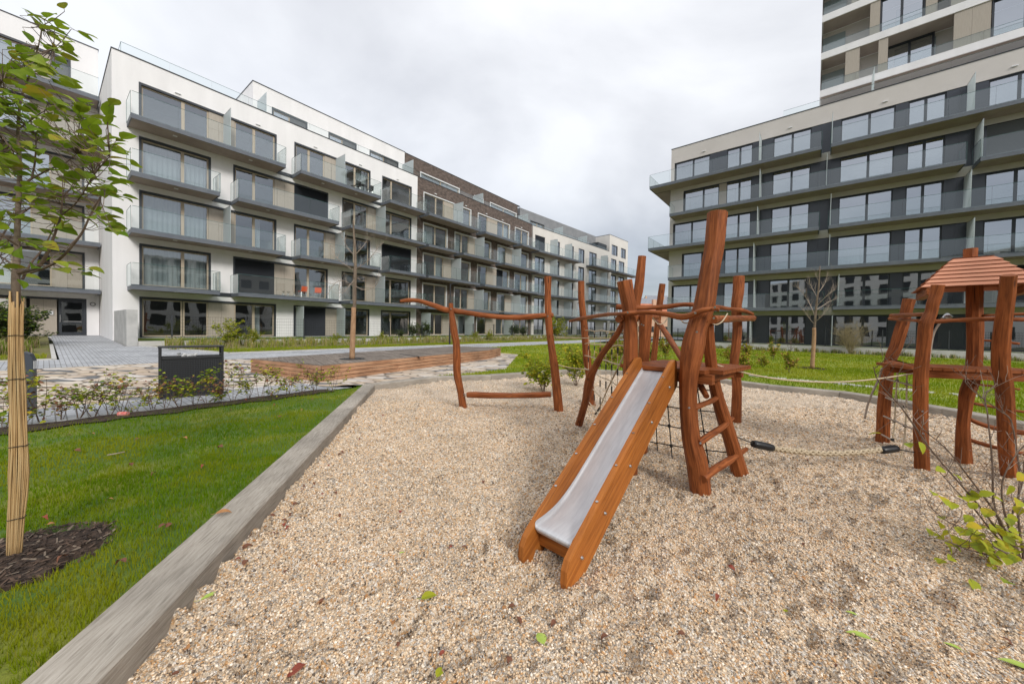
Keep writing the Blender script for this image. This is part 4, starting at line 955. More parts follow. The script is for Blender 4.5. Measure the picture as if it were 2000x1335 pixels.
# low wall and fence before the right building
def in_C(name, g, m, label=None, cat=None, kind=None):
    o = g.build(name, m); o.location = C0; o.rotation_euler = (0, 0, RZC); return tag(o, label, cat, kind=kind)
g = MB(); g.box(-.5, 31, -3.0, -2.75, -.1, .66); in_C('terrace_wall', g, conc2, 'long low pale concrete terrace wall in front of the right building', 'wall')
g = MB(); g.face([(-.4, -2.75, .62), (31, -2.75, .62), (31, -.005, .64), (-.4, -.005, .64)]); in_C('terrace_lawn', g, lawn_m, kind='structure')
fence('mesh_fence', 0.2, 30, -2.6, .60, 1.9, 3.0, 'dark wire mesh fence on the low wall of the right building', C0, RZC)
# ------------------------------------------------------------------ playground timber structures
def P3(px, py, Y): return at_Y(px, py, Y)
def rad(px, py, Y, w):
    p = P3(px, py, Y); return w/2*Y/F/sqrt(1+(p.x/Y)**2)
def trunk(root, name, pts, Y0, Y1=None, m=None, n=8, sq=.55, seed=0, wob=.10, k=4, sink=.12, flat=1.0):
    """pts = (px, py, width px) from the foot up; standing at distance Y0 at the foot and Y1 at the top"""
    Y1 = Y1 or Y0; y0, y1 = pts[0][1], pts[-1][1]; P = []; R = []
    for x, y, w in pts:
        t = (y-y0)/(y1-y0) if y1 != y0 else 0; Y = Y0+(Y1-Y0)*t; P.append(P3(x, y, Y)); R.append(rad(x, y, Y, w)*1.13)
    if sink: P.insert(0, P[0]+(P[0]-P[1]).normalized()*sink); R.insert(0, R[0])
    g = MB(); g.tube(spline(P, k), spline1(R, k), n, sq=sq, seed=seed, wob=wob, flat=flat)
    return g.build(name, m or wood, root, origin=root.location, smooth=False, bevel=.004)
def log(root, name, pts, m=None, n=8, sq=.3, seed=0, wob=.12, k=4, flat=1.0, smooth=True):
    """pts = (px, py, Y, width px)"""
    P = [P3(a, b, c) for a, b, c, d in pts]; R = [rad(a, b, c, d)*1.12 for a, b, c, d in pts]
    g = MB(); g.tube(spline(P, k), spline1(R, k), n, sq=sq, seed=seed, wob=wob, flat=flat)
    return g.build(name, m or wood, root, origin=root.location, smooth=smooth)
def cord(root, name, P, r, m=rope_w, n=6, k=4, label=None):
    g = MB(); g.tube(spline(P, k), r, n); return g.build(name, m, root, origin=root.location, smooth=True)
def bolts(root, pts, r=.011):
    g = MB()
    for p in pts:
        p = Vector(p); d = (Vector((0, 0, EYE))-p).normalized(); g.tube([p, p+d*.016], [r, r*.8], 7)
    return g.build('bolts', steel, root, origin=root.location)

PT = empty('play_tower', (1.7, 4.0, 0), 0, 'red brown timber play tower with leaning posts, platform and rope nets in the gravel', 'play tower')
trunk(PT, 'post', [(1369,967,35),(1360,900,36),(1349,850,31),(1344,780,29),(1346,730,32),(1354,680,38),(1362,640,33),(1375,600,35),(1382,560,33),(1388,520,32),(1395,480,32),(1401,415,35)], 3.47, 3.40, seed=1)
trunk(PT, 'post', [(1447,930,32),(1431,872,25),(1413,815,24),(1400,770,21),(1390,720,20),(1384,660,20),(1383,620,19)], 3.91, 3.72, seed=2)
trunk(PT, 'post', [(1228,930,28),(1230,800,26),(1232,700,25),(1232,650,24),(1229,600,25),(1224,575,25),(1219,548,26)], 3.86, 3.8, seed=3)
trunk(PT, 'post', [(1253,885,20),(1256,760,20),(1257,702,18),(1259,660,20),(1261,614,21)], 4.6, 4.5, seed=4)
trunk(PT, 'post', [(1232,855,17),(1235,700,15),(1237,650,14),(1243,590,14),(1248,560,15),(1254,500,14)], 5.15, 5.0, seed=5)
trunk(PT, 'post', [(1268,815,12),(1275,720,11),(1278,690,10.5),(1283,640,9.5),(1289,590,10.5),(1294,554,10)], 6.5, 6.3, seed=6)
trunk(PT, 'post', [(1437,828,19),(1439,755,16),(1434,710,16),(1437,680,16),(1440,640,16),(1438,600,18),(1442,570,19),(1443,539,19)], 6.13, 6.1, seed=7)
trunk(PT, 'post', [(1155,793,14),(1151,737,12),(1147,703,13),(1143,656,13),(1139,616,11),(1136,589,10.5),(1135,549,10.5)], 7.37, seed=8)
trunk(PT, 'brace', [(1129,834,12),(1143,785,12),(1149,755,16),(1154,732,15),(1164,713,12),(1177,690,11),(1191,672,10.5),(1205,653,10),(1217,630,9.5)], 5.77, 3.93, seed=9)
log(PT, 'brace', [(1284,628,6.2,9),(1303,654,5.6,10),(1330,697,4.9,11),(1362,743,4.3,12),(1380,774,4.0,10)], seed=10)
log(PT, 'handrail', [(1113,627,7.7,5),(1135,622,7.2,8),(1165,617,5.9,8),(1190,613.5,4.7,8),(1212,613,3.72,9),(1240,610.5,3.68,10),(1270,610,3.6,10),(1300,613,3.5,11),(1330,619,3.4,13),(1352,615,3.33,13),(1372,606,3.26,12),(1395,603,3.24,9),(1405,605,3.22,8)], seed=11, sq=.4, flat=.8)
log(PT, 'handrail', [(1205,599,5.0,10),(1225,600,4.9,9),(1250,601,4.85,10),(1275,600,4.85,8),(1300,599,4.8,9),(1330,595,4.7,8),(1357,595,4.6,8),(1395,599,4.9,9),(1425,603,5.4,7),(1450,606,5.95,8),(1470,613,6.2,6)], seed=12, sq=.3)
log(PT, 'crossbeam', [(1391,624,3.50,17),(1410,623,4.1,15),(1440,622,5.2,13),(1471,621,6.3,12)], seed=13, sq=.1)
log(PT, 'crossbeam', [(1208,623,3.72,12),(1235,621,4.4,11),(1270,619,5.1,9),(1284,619,6.1,8)], seed=14, sq=.1)
for i, r in enumerate(([(1354,797,3.42,12),(1375,788,3.5,10),(1392,781,3.7,11),(1410,769,3.9,7)], [(1364,865,3.38,13),(1385,850,3.5,13),(1410,834,3.7,12),(1431,816,3.92,7)], [(1373,935,3.36,15),(1395,917,3.5,15),(1425,898,3.75,14),(1458,876,3.97,8)])):
    log(PT, 'ladder_rung', r, seed=20+i, sq=.15, wob=.2)
# platform
pf = [(1.05, 3.90), (1.60, 3.40), (1.78, 3.36), (2.42, 3.86), (1.62, 4.72), (1.40, 4.70)]
g = MB()
a0 = Vector((1.05, 3.90)); d = Vector((.70, -.55)).normalized(); e = Vector((.62, .58)).normalized()
for i in range(8):
    s = i*.125-.02; L0 = 0; L1 = .92
    c = [a0+e*s-d*.06, a0+e*s+d*L1, a0+e*(s+.118)+d*L1, a0+e*(s+.118)-d*.06]
    if i == 0: c[1] = a0+e*s+d*.80; c[2] = a0+e*(s+.118)+d*.80
    g.prism([(p.x, p.y) for p in c], 1.185, 1.225)
g.build('platform', wood, PT, origin=PT.location, bevel=.004)
g = MB()
for s in (.0, .86):
    c = [a0+e*s-d*.03, a0+e*s+d*.86, a0+e*(s+.07)+d*.86, a0+e*(s+.07)-d*.03]; g.prism([(p.x, p.y) for p in c], 1.09, 1.183)
for s in (.05, .74):
    c = [a0+e*.08+d*s, a0+e*.85+d*s, a0+e*.85+d*(s+.07), a0+e*.08+d*(s+.07)]; g.prism([(p.x, p.y) for p in c], 1.10, 1.182)
g.build('platform_beam', wood, PT, origin=PT.location, bevel=.004)
# dark net under the platform, from the back post to the ladder post
def yi(px): return 1/(1/4.55+(1/3.92-1/4.55)*(px-1255)/(1440-1255))
g = MB()
for (x0, y0), (x1, y1) in (((1300,751),(1388,762)), ((1290,791),(1398,804)), ((1275,826),(1412,846)), ((1262,861),(1430,884))):
    g.tube(spline([P3(x0, y0, yi(x0)), P3((x0+x1)/2, (y0+y1)/2+2, yi((x0+x1)/2)), P3(x1, y1, yi(x1))], 4), .007, 6)
for x0, y0, x1, y1 in ((1300,745,1313,895), (1330,745,1347,900), (1360,745,1384,905), (1278,748,1284,880)):
    g.tube([P3(x0, y0, yi(x0)), P3(x1, y1, yi(x1))], .007, 6)
for x0, y0 in ((1302,792),(1307,831),(1311,870)):
    p = P3(x0, y0, yi(x0)); g.tube([p-Vector((0, 0, .018)), p+Vector((0, 0, .018))], .018, 7)
g.build('climbing_net', rope_d, PT, origin=PT.location)
# pale climbing net with black sleeves on the left
def yl(px): return 1/(1/7.35+(1/3.95-1/7.35)*(px-1142)/(1222-1142))
g = MB(); lv = [(1.585, 1.575), (1.31, 1.42), (1.06, 1.2), (.80, .95), (.52, .62), (.24, .30)]; cols = [1150+i*11.5 for i in range(7)]
def npt(px, a, b, j=0):
    Y = yl(px); t = (Y-7.35)/(3.95-7.35); p = P3(px, 650, Y); return Vector((p.x, p.y, a+(b-a)*t+.010*sin(px*.35+j)))
for j, (a, b) in enumerate(lv):
    g.tube(spline([npt(x, a, b, j) for x in [1143]+cols+[1224]], 3), .009, 6, 0)
for i, x in enumerate(cols):
    P = [npt(x+(j-2)*(.8 if j > 2 else .2), *lv[j], j) for j in range(6)]
    for j in range(5):
        a, b = P[j], P[j+1]; g.tube([a, b], .004, 5, 0)
        m0 = a.lerp(b, .10+.1*((i+j) % 2)); m1 = a.lerp(b, .42+.1*((i+j) % 2)); g.tube([m0, m1], .010, 6, 1)
g.build('climbing_net', [rope_w, rope_d], PT, origin=PT.location)
cord(PT, 'rope', [P3(1221,688,3.85), P3(1205,722,4.6), P3(1185,763,5.6), P3(1172,795,6.4)], .011)
g = MB(); g.tube([P3(1172,795,6.4), P3(1163,808,6.6)], .02, 7); g.build('rope_sleeve', blackp, PT, origin=PT.location)
cord(PT, 'rope', [P3(1245,628,4.0), P3(1245.5,660,4.0), P3(1245,700,4.0)], .008)
for pts in ([(1275,620,3.62),(1281,629,3.66),(1289,633,3.7),(1297,630,3.76),(1303,622,3.8)], [(1331,626,3.5),(1336,630,3.52),(1344,630.5,3.56),(1351,626,3.58)], [(1392,632,3.5),(1400,633.5,3.5),(1411,627,3.65),(1421,612,3.9)]):
    cord(PT, 'rope', [P3(*p) for p in pts], .006)
cord(PT, 'rope', [P3(1085,658.5,6.75), P3(1140,660,7.0), P3(1180,660.5,5.2), P3(1222,661,3.95)], .008)
cord(PT, 'rope', [P3(1088,712,6.75), P3(1115,718,6.6), P3(1155,722,5.5)], .009)
bolts(PT, [P3(1361,648,3.30), P3(1396,600,3.2), P3(1226,610,3.6), P3(1394,621,3.3), P3(1358,611,3.2), P3(1253,633,4.4), P3(1257,635,4.38), P3(1346,796,3.3), P3(1368,865,3.27), P3(1440,602,5.9)])

# the slide: chute between two boards, fixed to the platform
SL0 = Vector((.11, 2.315, 0)); sd_ = Vector((.662, .749, 0)).normalized(); sn = Vector((.749, -.662, 0)).normalized()
SLD = empty('slide', SL0, atan2(sd_.y, sd_.x), 'stainless steel slide with orange brown side boards running down from the play tower', 'slide')
# local x along the run, y to the left (towards -sn)
prof = [(-.015, -.06), (-.035, .02), (-.03, .10), (.0, .155), (.06, .205), (1.70, 1.30), (1.755, 1.315), (1.79, 1.29), (1.83, 1.06), (.22, .02), (.10, -.06)]
for y0, y1 in ((-.205, -.158), (.158, .205)):
    g = MB()
    g.face([(x, y0, z) for x, z in prof], 0, [(z-x*.66, x) for x, z in prof]); g.face([(x, y1, z) for x, z in prof[::-1]], 0, [(z-x*.66, x) for x, z in prof[::-1]])
    for i in range(len(prof)):
        (xa, za), (xb, zb) = prof[i], prof[(i+1) % len(prof)]
        g.face([(xa, y1, za), (xb, y1, zb), (xb, y0, zb), (xa, y0, za)], 0, [(.9+y1, xa), (.9+y1, xb), (.9+y0, xb), (.9+y0, xa)])
    o = g.build('side_board', wood_o, SLD, bevel=.010)
ch = [(.085, .185), (.10, .205), (.20, .215), (.32, .238), (.45, .290), (.60, .375), (.80, .508), (1.2, .775), (1.6, 1.042), (1.73, 1.13), (1.80, 1.17), (1.84, 1.178)]
g = MB(); cs = spline([(x, 0, z) for x, z in ch], 4); R = []
for c in cs:
    R.append([(c.x, yy, c.z+up) for yy, up in ((-.157, .035), (-.155, .012), (-.149, .003), (-.14, 0), (.14, 0), (.149, .003), (.155, .012), (.157, .035))])
for a, b in zip(R, R[1:]):
    for k in range(7): g.face([a[k], b[k], b[k+1], a[k+1]])
a = R[0]; lowr = [(x+.012, y, z-.022) for x, y, z in a[1:7]]; lo2 = [(x+.03, y, z-.03) for x, y, z in a[1:7]]
for k in range(5): g.face([a[k+1], a[k+2], lowr[k+1], lowr[k]]); g.face([lowr[k], lowr[k+1], lo2[k+1], lo2[k]])
g.build('chute', steel_s, SLD, smooth=True)
g = MB(); g.box(.14, .21, -.157, .157, .05, .145); g.build('cross_batten', wood_o, SLD); g = MB(); g.box(.8, .86, -.157, .157, .40, .47); g.build('cross_batten', wood_o, SLD)
g = MB()
for x, z in ((.13, .12), (.42, .30), (.80, .53), (1.2, .80), (1.6, 1.06)):
    for yy, s in ((-.206, -1),): g.tube([(x, yy, z), (x, yy-.012, z)], [.013, .009], 8)
for x in (.35, .62, .9, 1.2, 1.5): 
    for yy in (-.181, .181): zz = .205+(x-.06)*(1.095/1.64); g.tube([(x, yy, zz-.002), (x-.001, yy, zz+.004)], [.011, .011], 8)
g.build('bolts', steel, SLD)

# balance frame on the left with its hanging log
BF = empty('swing_beam_structure', (-.4, 6.85, 0), 0, 'crooked timber frame of two posts and a wavy top beam, left of the play tower', 'play frame')
trunk(BF, 'post', [(905,799,12.5),(899,760,11.5),(893,730,12.5),(892,700,12.5),(891,670,11.5),(888,655,11.5),(886,640,11.5),(882,610,9),(880.5,592,7.5)], 6.85, seed=31)
trunk(BF, 'post', [(1092,807,16),(1084,725,14.5),(1078,683,12.5),(1073,647,12),(1070.5,610,11.5),(1070,580,11),(1070,540,12)], 6.75, seed=32)
log(BF, 'top_beam', [(782,588,7.0,6),(800,586,7.0,8),(820,587.5,6.97,8),(850,597,6.92,9),(868,604,6.9,10),(884,606,6.88,10),(915,611,6.85,9),(950,616,6.82,9),(990,619.5,6.8,9),(1020,619.5,6.8,10),(1060,616,6.75,9),(1081,615,6.73,8)], seed=33, sq=.1, wob=.15)
bolts(BF, [P3(881,603,6.78), P3(1070,617,6.66)], .016)
BL = empty('balance_log', P3(994, 771, 6.8), 0, 'reddish timber log hanging low on short chains between the two crooked posts', 'balance log')
log(BL, 'log', [(912,771,6.8,11),(925,770.5,6.8,12.5),(960,771.5,6.8,12),(1000,772,6.8,11.5),(1040,771,6.78,12),(1076,770,6.78,11)], seed=34, sq=.5, flat=.8, smooth=False)
g = MB()
for a, b in (((903,769),(913,769)), ((903,774),(913,772)), ((1075,769),(1086,767)), ((1075,772),(1087,774))): g.tube([P3(*a, 6.82), P3(*b, 6.8)], .008, 6)
g.build('chain', steel, BL, origin=BL.location)

# thick rope slung between the tower and the hut
TR = empty('thick_rope', P3(1610, 880, 4.0), 0, 'thick pale braided climbing rope with black end sleeves, slung low above the gravel', 'climbing rope')
cl = spline([P3(1500,873,3.97), P3(1545,880,4.0), P3(1610,885,4.02), P3(1675,883,4.04), P3(1728,877,4.06)], 30)
g = MB(); n = len(cl)
for s in range(6):
    P = []
    for i, c in enumerate(cl):
        t = (cl[min(i+1, n-1)]-cl[max(i-1, 0)]).normalized(); u = t.cross(Vector((0, 0, 1))).normalized(); v = t.cross(u)
        sg = 1 if s % 2 else -1; a = sg*i*.42+s*pi/3
        rr = .021+.006*sin(i*.84+s)
        P.append(c+u*cos(a)*rr+v*sin(a)*rr)
    g.tube(P, .0125, 6)
g.build('braided_rope', rope_w, TR, origin=TR.location, smooth=True)
for a, b, c in (((1470,866,3.95),(1490,870,3.96),(1509,874.5,3.97)), ((1720,879,4.05),(1736,877,4.06),(1751,875,4.07))):
    g = MB(); g.tube(spline([P3(*a), P3(*b), P3(*c)], 3), [.036, .042, .043, .043, .043, .042, .038], 12); g.build('sleeve', blackp, TR, origin=TR.location, smooth=True)
g = MB(); g.tube([P3(1432,850,3.88), P3(1452,858,3.92), P3(1472,866,3.95)], .006, 6); g.tube([P3(1750,876,4.07), P3(1770,880,4.07), P3(1792,884,4.07)], .006, 6); g.build('cable', rope_d, TR, origin=TR.location)
HR = empty('rope_handline', P3(1600, 748, 4.0), 0, 'thin pale hand rope sagging from the ladder posts to the roofed hut', 'rope')
cord(HR, 'rope', [P3(1396,711,3.82), P3(1440,724,3.86), P3(1500,737,3.92), P3(1570,744.5,3.97), P3(1640,745.5,4.0), P3(1710,740,4.03), P3(1792,728,4.05)], .0085, k=6)

# roofed hut on the right
HT = empty('play_hut', (5.1, 4.3, 0), 0, 'red brown timber play hut on crooked stilts with a stepped plank pyramid roof', 'play hut')
trunk(HT, 'post', [(1723,871,27),(1725,836,25),(1726,797,25),(1730,758,24),(1735,720,21),(1742,695,23),(1750,676,24),(1761,640,24),(1766,624,22),(1769,612,22),(1776,584,24)], 5.13, 5.0, seed=41)
trunk(HT, 'post', [(1801,924,29),(1799,860,28),(1798,797,28),(1798,745,28),(1800,713,27),(1804,676,26),(1806,657,27),(1809,631,27),(1818,610,24),(1822,592,24),(1828,575,24),(1832,556,25)], 4.08, 3.85, seed=42)
trunk(HT, 'post', [(1882,907,33),(1881,836,26),(1885,797,26),(1889,768,29),(1899,739,29),(1903,704,30),(1904,676,30),(1904,638,31),(1903,601,30),(1903,564,30),(1902,535,28)], 4.38, 4.3, seed=43)
trunk(HT, 'post', [(1973,939,33),(1970,914,33),(1966,856,34),(1964,797,33),(1962,758,34),(1955,720,33),(1954,704,33),(1955,676,33),(1958,638,32),(1963,601,31),(1967,573,31),(1971,537,31)], 3.93, 3.48, seed=44)
trunk(HT, 'post', [(2050,900,30),(2045,760,28),(2040,640,27),(2035,560,27)], 4.3, 4.2, seed=45)
log(HT, 'handrail', [(1794,627,3.92,10),(1830,627,3.86,12),(1862,625,3.8,10),(1892,624,3.76,13),(1930,623,3.7,12),(1965,623,3.62,12),(2010,624,3.55,13),(2060,624,3.5,12)], seed=46, sq=.5)
log(HT, 'handrail', [(1740,616,4.9,9),(1752,617,4.8,13),(1775,615,4.5,10),(1795,614,4.2,11),(1813,613,3.95,9)], seed=47, sq=.2, wob=.2)
log(HT, 'handrail', [(1737,622,5.1,7),(1760,624,4.85,7),(1795,626,4.15,8)], seed=48)
log(HT, 'handrail', [(1919,616,4.25,6),(1990,613,4.1,8),(2050,612,4.0,9)], seed=49)
zp = 1.235
q = [at_z(1798, 716.5, zp), at_z(1948, 722, zp), at_z(2040, 722, zp), at_z(2040, 712, zp), at_z(1816, 706.5, zp), at_z(1730, 702, zp)]
u0 = (q[1]-q[0]); L = u0.length; u0.normalize(); v0 = Vector((-u0.y, u0.x, 0)); g = MB()
if v0.dot(q[4]-q[0]) < 0: v0 = -v0
for i in range(13):
    s0 = -.08+i*.095
    if s0 > 1.15: break
    a, b = q[0]+u0*s0, q[0]+u0*(s0+.088); g.prism([(a.x, a.y), (b.x, b.y), (b.x+v0.x*.62, b.y+v0.y*.62), (a.x+v0.x*.62, a.y+v0.y*.62)], zp-.035, zp)
a, b, c, d_ = q[0]+v0*.1, q[0]+v0*.6, q[5]+Vector((.06, 0, 0)), q[5]
g.prism([(q[0].x, q[0].y), (b.x, b.y), (q[5].x+.12, q[5].y-.02), (q[5].x, q[5].y-.05)], zp-.03, zp+.005)
g.build('platform', wood, HT, origin=HT.location, bevel=.003)
g = MB()
for off in (.02, .50):
    a = q[0]+v0*off; b = a+u0*1.2; g.prism([(a.x, a.y), (b.x, b.y), (b.x+v0.x*.06, b.y+v0.y*.06), (a.x+v0.x*.06, a.y+v0.y*.06)], zp-.12, zp-.037)
g.build('platform_beam', wood, HT, origin=HT.location, bevel=.003)
for i, r in enumerate(([(1905,750,4.35,6),(1950,755,4.25,6),(1992,760,4.15,6)], [(1897,787,4.37,8),(1950,796,4.25,8),(2010,806,4.1,7)], [(1893,818,4.38,11),(1920,829,4.32,13),(1950,837,4.25,13),(1998,845,4.12,15),(2030,848,4.05,14)], [(1893,858,4.38,11),(1925,868,4.3,12),(1960,877,4.2,11),(2030,892,4.1,11)], [(1917,664,4.3,5),(1955,667,4.2,7),(1992,671,4.1,7)])):
    log(HT, 'ladder_rung', r, seed=50+i, sq=.1, wob=.2)
# rope ladder between the left posts
g = MB(); R1_ = [(1753,708,4.75), (1752,740,4.75), (1749,790,4.72), (1747,830,4.72), (1743,862,4.72)]; R2_ = [(1772,712,4.5), (1771,745,4.5), (1770,800,4.46), (1767,850,4.46), (1758,905,4.4)]
g.tube(spline([P3(*p) for p in R1_], 4), .009, 6, 0); g.tube(spline([P3(*p) for p in R2_], 4), .009, 6, 0)
for a, b in (((1732,740,5.0),(1784,753,4.15)), ((1730,776,5.0),(1784,797,4.15)), ((1726,812,5.0),(1784,838,4.15)), ((1722,848,5.0),(1747,862,4.7))):
    g.tube([P3(*a), P3(*b)], .011, 7, 1)
for p in ((1752,744,4.72),(1771,750,4.48),(1748,784,4.72),(1768,793,4.46),(1747,822,4.7),(1767,831,4.46),(1743,858,4.7)):
    c = P3(*p); g.tube([c-Vector((0, 0, .015)), c+Vector((0, 0, .015))], .02, 7, 2)
g.build('rope_ladder', [rope_w, twig_l, rope_d], HT, origin=HT.location)
g = MB(); g.tube(spline([P3(1815,705,4.3), P3(1819,672,4.35), P3(1824,650,4.4), P3(1834,633,4.45), P3(1845,622,4.5)], 4), .012, 8, 0); g.tube([P3(1843,623,4.49), P3(1850,615,4.5), P3(1856,620,4.5)], .028, 10, 1)
g.build('curved_pole', [twig_l, steel], HT, origin=HT.location, smooth=True)
cord(HT, 'rope', [P3(1723,718,4.7), P3(1715,743,4.7), P3(1703,768,4.7), P3(1694,793,4.7), P3(1689,817,4.7)], .012, m=twig_l)
# roof
rc = Vector((5.02, 4.09, 0)); RX = Vector((.748, -.664, 0)).normalized(); RY = Vector((.664, .748, 0)).normalized()
RF = MB(); NB = 7; zb, ztp, hb, ht = 2.14, 2.47, .41, .15
T = Matrix((( RX.x, RY.x, 0, rc.x), (RX.y, RY.y, 0, rc.y), (0, 0, 1, 0), (0, 0, 0, 1)))
for side in range(4):
    Rz = T @ Matrix.Rotation(side*pi/2, 4, 'Z')
    for i in range(NB):
        t0, t1 = i/NB, (i+1)/NB
        h0 = hb+(ht-hb)*t0+.012; h1 = hb+(ht-hb)*t1-.004; z0 = zb+(ztp-zb)*t0+.007; z1 = zb+(ztp-zb)*t1+.004
        th = .02; k = i*1.37+side
        A = [(-h0, -h0, z0), (h0, -h0, z0), (h1, -h1, z1), (-h1, -h1, z1)]; B = [(x*.975, y+.014, z-.004) for x, y, z in A]
        A = [Rz @ Vector(p) for p in A]; B = [Rz @ Vector(p) for p in B]; uv = [(0+k, -h0), (0+k, h0), (.08+k, h1), (.08+k, -h1)]
        RF.face(A, 0, uv); RF.face(B[::-1], 0, uv)
        for j in range(4): j2 = (j+1) % 4; RF.face([A[j], B[j], B[j2], A[j2]], 0, [(k, 0), (k+.02, 0), (k+.02, .5), (k, .5)])
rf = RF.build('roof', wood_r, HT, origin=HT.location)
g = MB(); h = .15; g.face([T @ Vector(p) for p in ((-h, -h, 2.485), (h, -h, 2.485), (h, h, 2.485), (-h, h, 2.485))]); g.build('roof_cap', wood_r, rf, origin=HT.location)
g = MB(); g.tube([rc+Vector((0, 0, 2.44)), rc+Vector((0, 0, 2.60))], .048, 10, sq=.35, seed=3); g.build('roof_post_end', wood, rf, origin=HT.location)
g = MB()
for sx in (-.34, .33):
    for z_, in ((2.05,),): 
        a = Vector((sx-.035, -.62, z_)); g.box(sx-.035, sx+.035, -.44, .42, z_, z_+.085, 0, T)
g.build('roof_beam', wood, HT, origin=HT.location, bevel=.004)
bolts(HT, [P3(1802,722,3.95), P3(1803,760,3.95), P3(1802,803,3.95), P3(1803,846,3.95), P3(1960,622,3.68), P3(1771,624,4.95), P3(1783,625,4.9), P3(1900,735,4.2), P3(1952,664,3.8)])
# ------------------------------------------------------------------ deck, bin, bollard, lamp, chairs
zt = .56
D1, D2, D3, D4, D5 = [xy(at_z(x, y, zt)) for x, y in ((492,700), (627,713), (955,683), (977,678.5), (890,675.5))]
deck = [D1, D2, D3, D4, D5]
DK = empty('timber_deck', (D2[0], D2[1], hgt(*D2)), 0, 'large low timber platform with weathered top and reddish board sides, a tree growing through it', 'deck')
g = MB(); A_, B_ = Vector(D1), Vector(D2); ud = (Vector(D3)-Vector(D2)).normalized(); vd = Vector((-ud.y, ud.x))
def clip(poly, p, n):        # keep the side where (x-p).n >= 0
    out = []
    for i in range(len(poly)):
        a, b = poly[i], poly[(i+1) % len(poly)]; da = (a[0]-p[0])*n[0]+(a[1]-p[1])*n[1]; db = (b[0]-p[0])*n[0]+(b[1]-p[1])*n[1]
        if da >= 0: out.append(a)
        if (da >= 0) != (db >= 0): t = da/(da-db); out.append((a[0]+(b[0]-a[0])*t, a[1]+(b[1]-a[1])*t))
    return out
bd = Vector((cos(radians(128)), sin(radians(128)))); bn = Vector((-bd.y, bd.x))
ext = [Vector(p).dot(bn) for p in deck]; t = min(ext); k = 0
while t < max(ext):
    pc = clip(clip(deck, tuple(bn*(t+.004)), tuple(bn)), tuple(bn*(t+.136)), tuple(-bn))
    if len(pc) > 2:
        zz = zt+.002*((k*7) % 3-1); uvp = lambda P: [((Vector(p).dot(bn))+k*.37, Vector(p).dot(bd)+k*1.3) for p in P]
        a = sum(pc[i][0]*pc[(i+1) % len(pc)][1]-pc[(i+1) % len(pc)][0]*pc[i][1] for i in range(len(pc)))
        if a < 0: pc = pc[::-1]
        g.face([(x, y, zz) for x, y in pc], 0, uvp(pc))
        for i in range(len(pc)):
            p, q2 = pc[i], pc[(i+1) % len(pc)]; g.face([(p[0], p[1], zz-.03), (q2[0], q2[1], zz-.03), (q2[0], q2[1], zz), (p[0], p[1], zz)])
    t += .14; k += 1
g.build('deck_boards', deckt, DK, origin=DK.location)
g = MB(); g.prism(deck, .0, zt-.035); g.build('deck_core', blackm, DK, origin=DK.location)
g = MB(); rr = random.Random(3); ctr = Vector((sum(p[0] for p in deck)/5, sum(p[1] for p in deck)/5))
for i in range(5):
    a, b = Vector(deck[i]), Vector(deck[(i+1) % 5]); d = (b-a).normalized(); nn = Vector((d.y, -d.x))
    if nn.dot(a-ctr) < 0: nn = -nn
    L = (b-a).length
    for r in range(4):
        s = 0; z0 = zt-.012-.105*(r+1); 
        while s < L:
            l = min(L-s, rr.uniform(1.6, 3.2)); 
            if L-s-l < .5: l = L-s
            p = a+d*(s+.003)+nn*.003; q2 = a+d*(s+l-.003)+nn*.003; o_ = .028+rr.uniform(0, .003)
            c = [p, q2, q2+nn*o_, p+nn*o_]; u0_ = rr.uniform(0, 9)
            if (c[1]-c[0]).cross(c[2]-c[1]) < 0: c = c[::-1]
            g.prism([(x.x, x.y) for x in c], z0+.007, z0+.098); s += l
g.build('side_boards', decks, DK, origin=DK.location)
tp = at_z(688, 700.5, zt)
g = MB(); P = [(tp.x+.36*cos(i*pi/14), tp.y+.36*sin(i*pi/14)) for i in range(28)]; g.face([(x, y, zt+.006) for x, y in P]); g.build('painted_tree_opening', blackm, DK, origin=DK.location)  # flat black disc on uncut boards, painting the shade of the trunk hole
g = MB(); a, b = at_z(782, 691, zt), at_z(822, 696.5, zt); d = (b-a).normalized(); n_ = Vector((-d.y, d.x, 0))*.05
g.face([(p.x, p.y, zt+.006) for p in (a-n_, b-n_, b+n_, a+n_)]); g.build('painted_slot', blackm, DK, origin=DK.location)  # flat black strip: shade of a recessed trench painted on the boards

# litter bin: perforated black box with a hoop frame on top
p0 = at_z(310, 781, .14); p1 = at_z(437, 769, .14); d = (p1-p0); Lb = d.length; rz = atan2(d.y, d.x)
BN = empty('litter_bin', (p0.x, p0.y, .14), rz, 'wide black perforated metal litter bin with a raised hoop frame, on the stone path', 'litter bin')
Y_ = .32; Hh = .80
def m_perf():
    m, nt, N, L = mk('perforated_black_metal'); out = N('ShaderNodeOutputMaterial'); b = N('ShaderNodeBsdfPrincipled'); L(b.outputs[0], out.inputs[0]); b.inputs['Roughness'].default_value = .4
    t = N('ShaderNodeTexCoord'); mp = N('ShaderNodeMapping'); L(t.outputs['Object'], mp.inputs[0]); mp.inputs['Rotation'].default_value = (0, 0, 0)
    ch = N('ShaderNodeTexVoronoi'); ch.voronoi_dimensions = '3D'; setn(ch, Scale=28, Randomness=.0); L(mp.outputs[0], ch.inputs['Vector'])
    r = N('ShaderNodeValToRGB'); r.color_ramp.elements[0].position = .30; r.color_ramp.elements[1].position = .36; r.color_ramp.elements[0].color = (.006, .006, .007, 1); r.color_ramp.elements[1].color = (.026, .028, .033, 1)
    L(ch.outputs['Distance'], r.inputs[0]); L(r.outputs[0], b.inputs['Base Color']); return m
g = MB(); g.box(.02, Lb-.02, .02, Y_-.02, .03, Hh-.02)
for i in range(26):
    x = .03+(Lb-.06)*i/25
    if i < 25: g.box(x+.004, x+(Lb-.06)/25-.006, .008, .019, .06, Hh-.07)
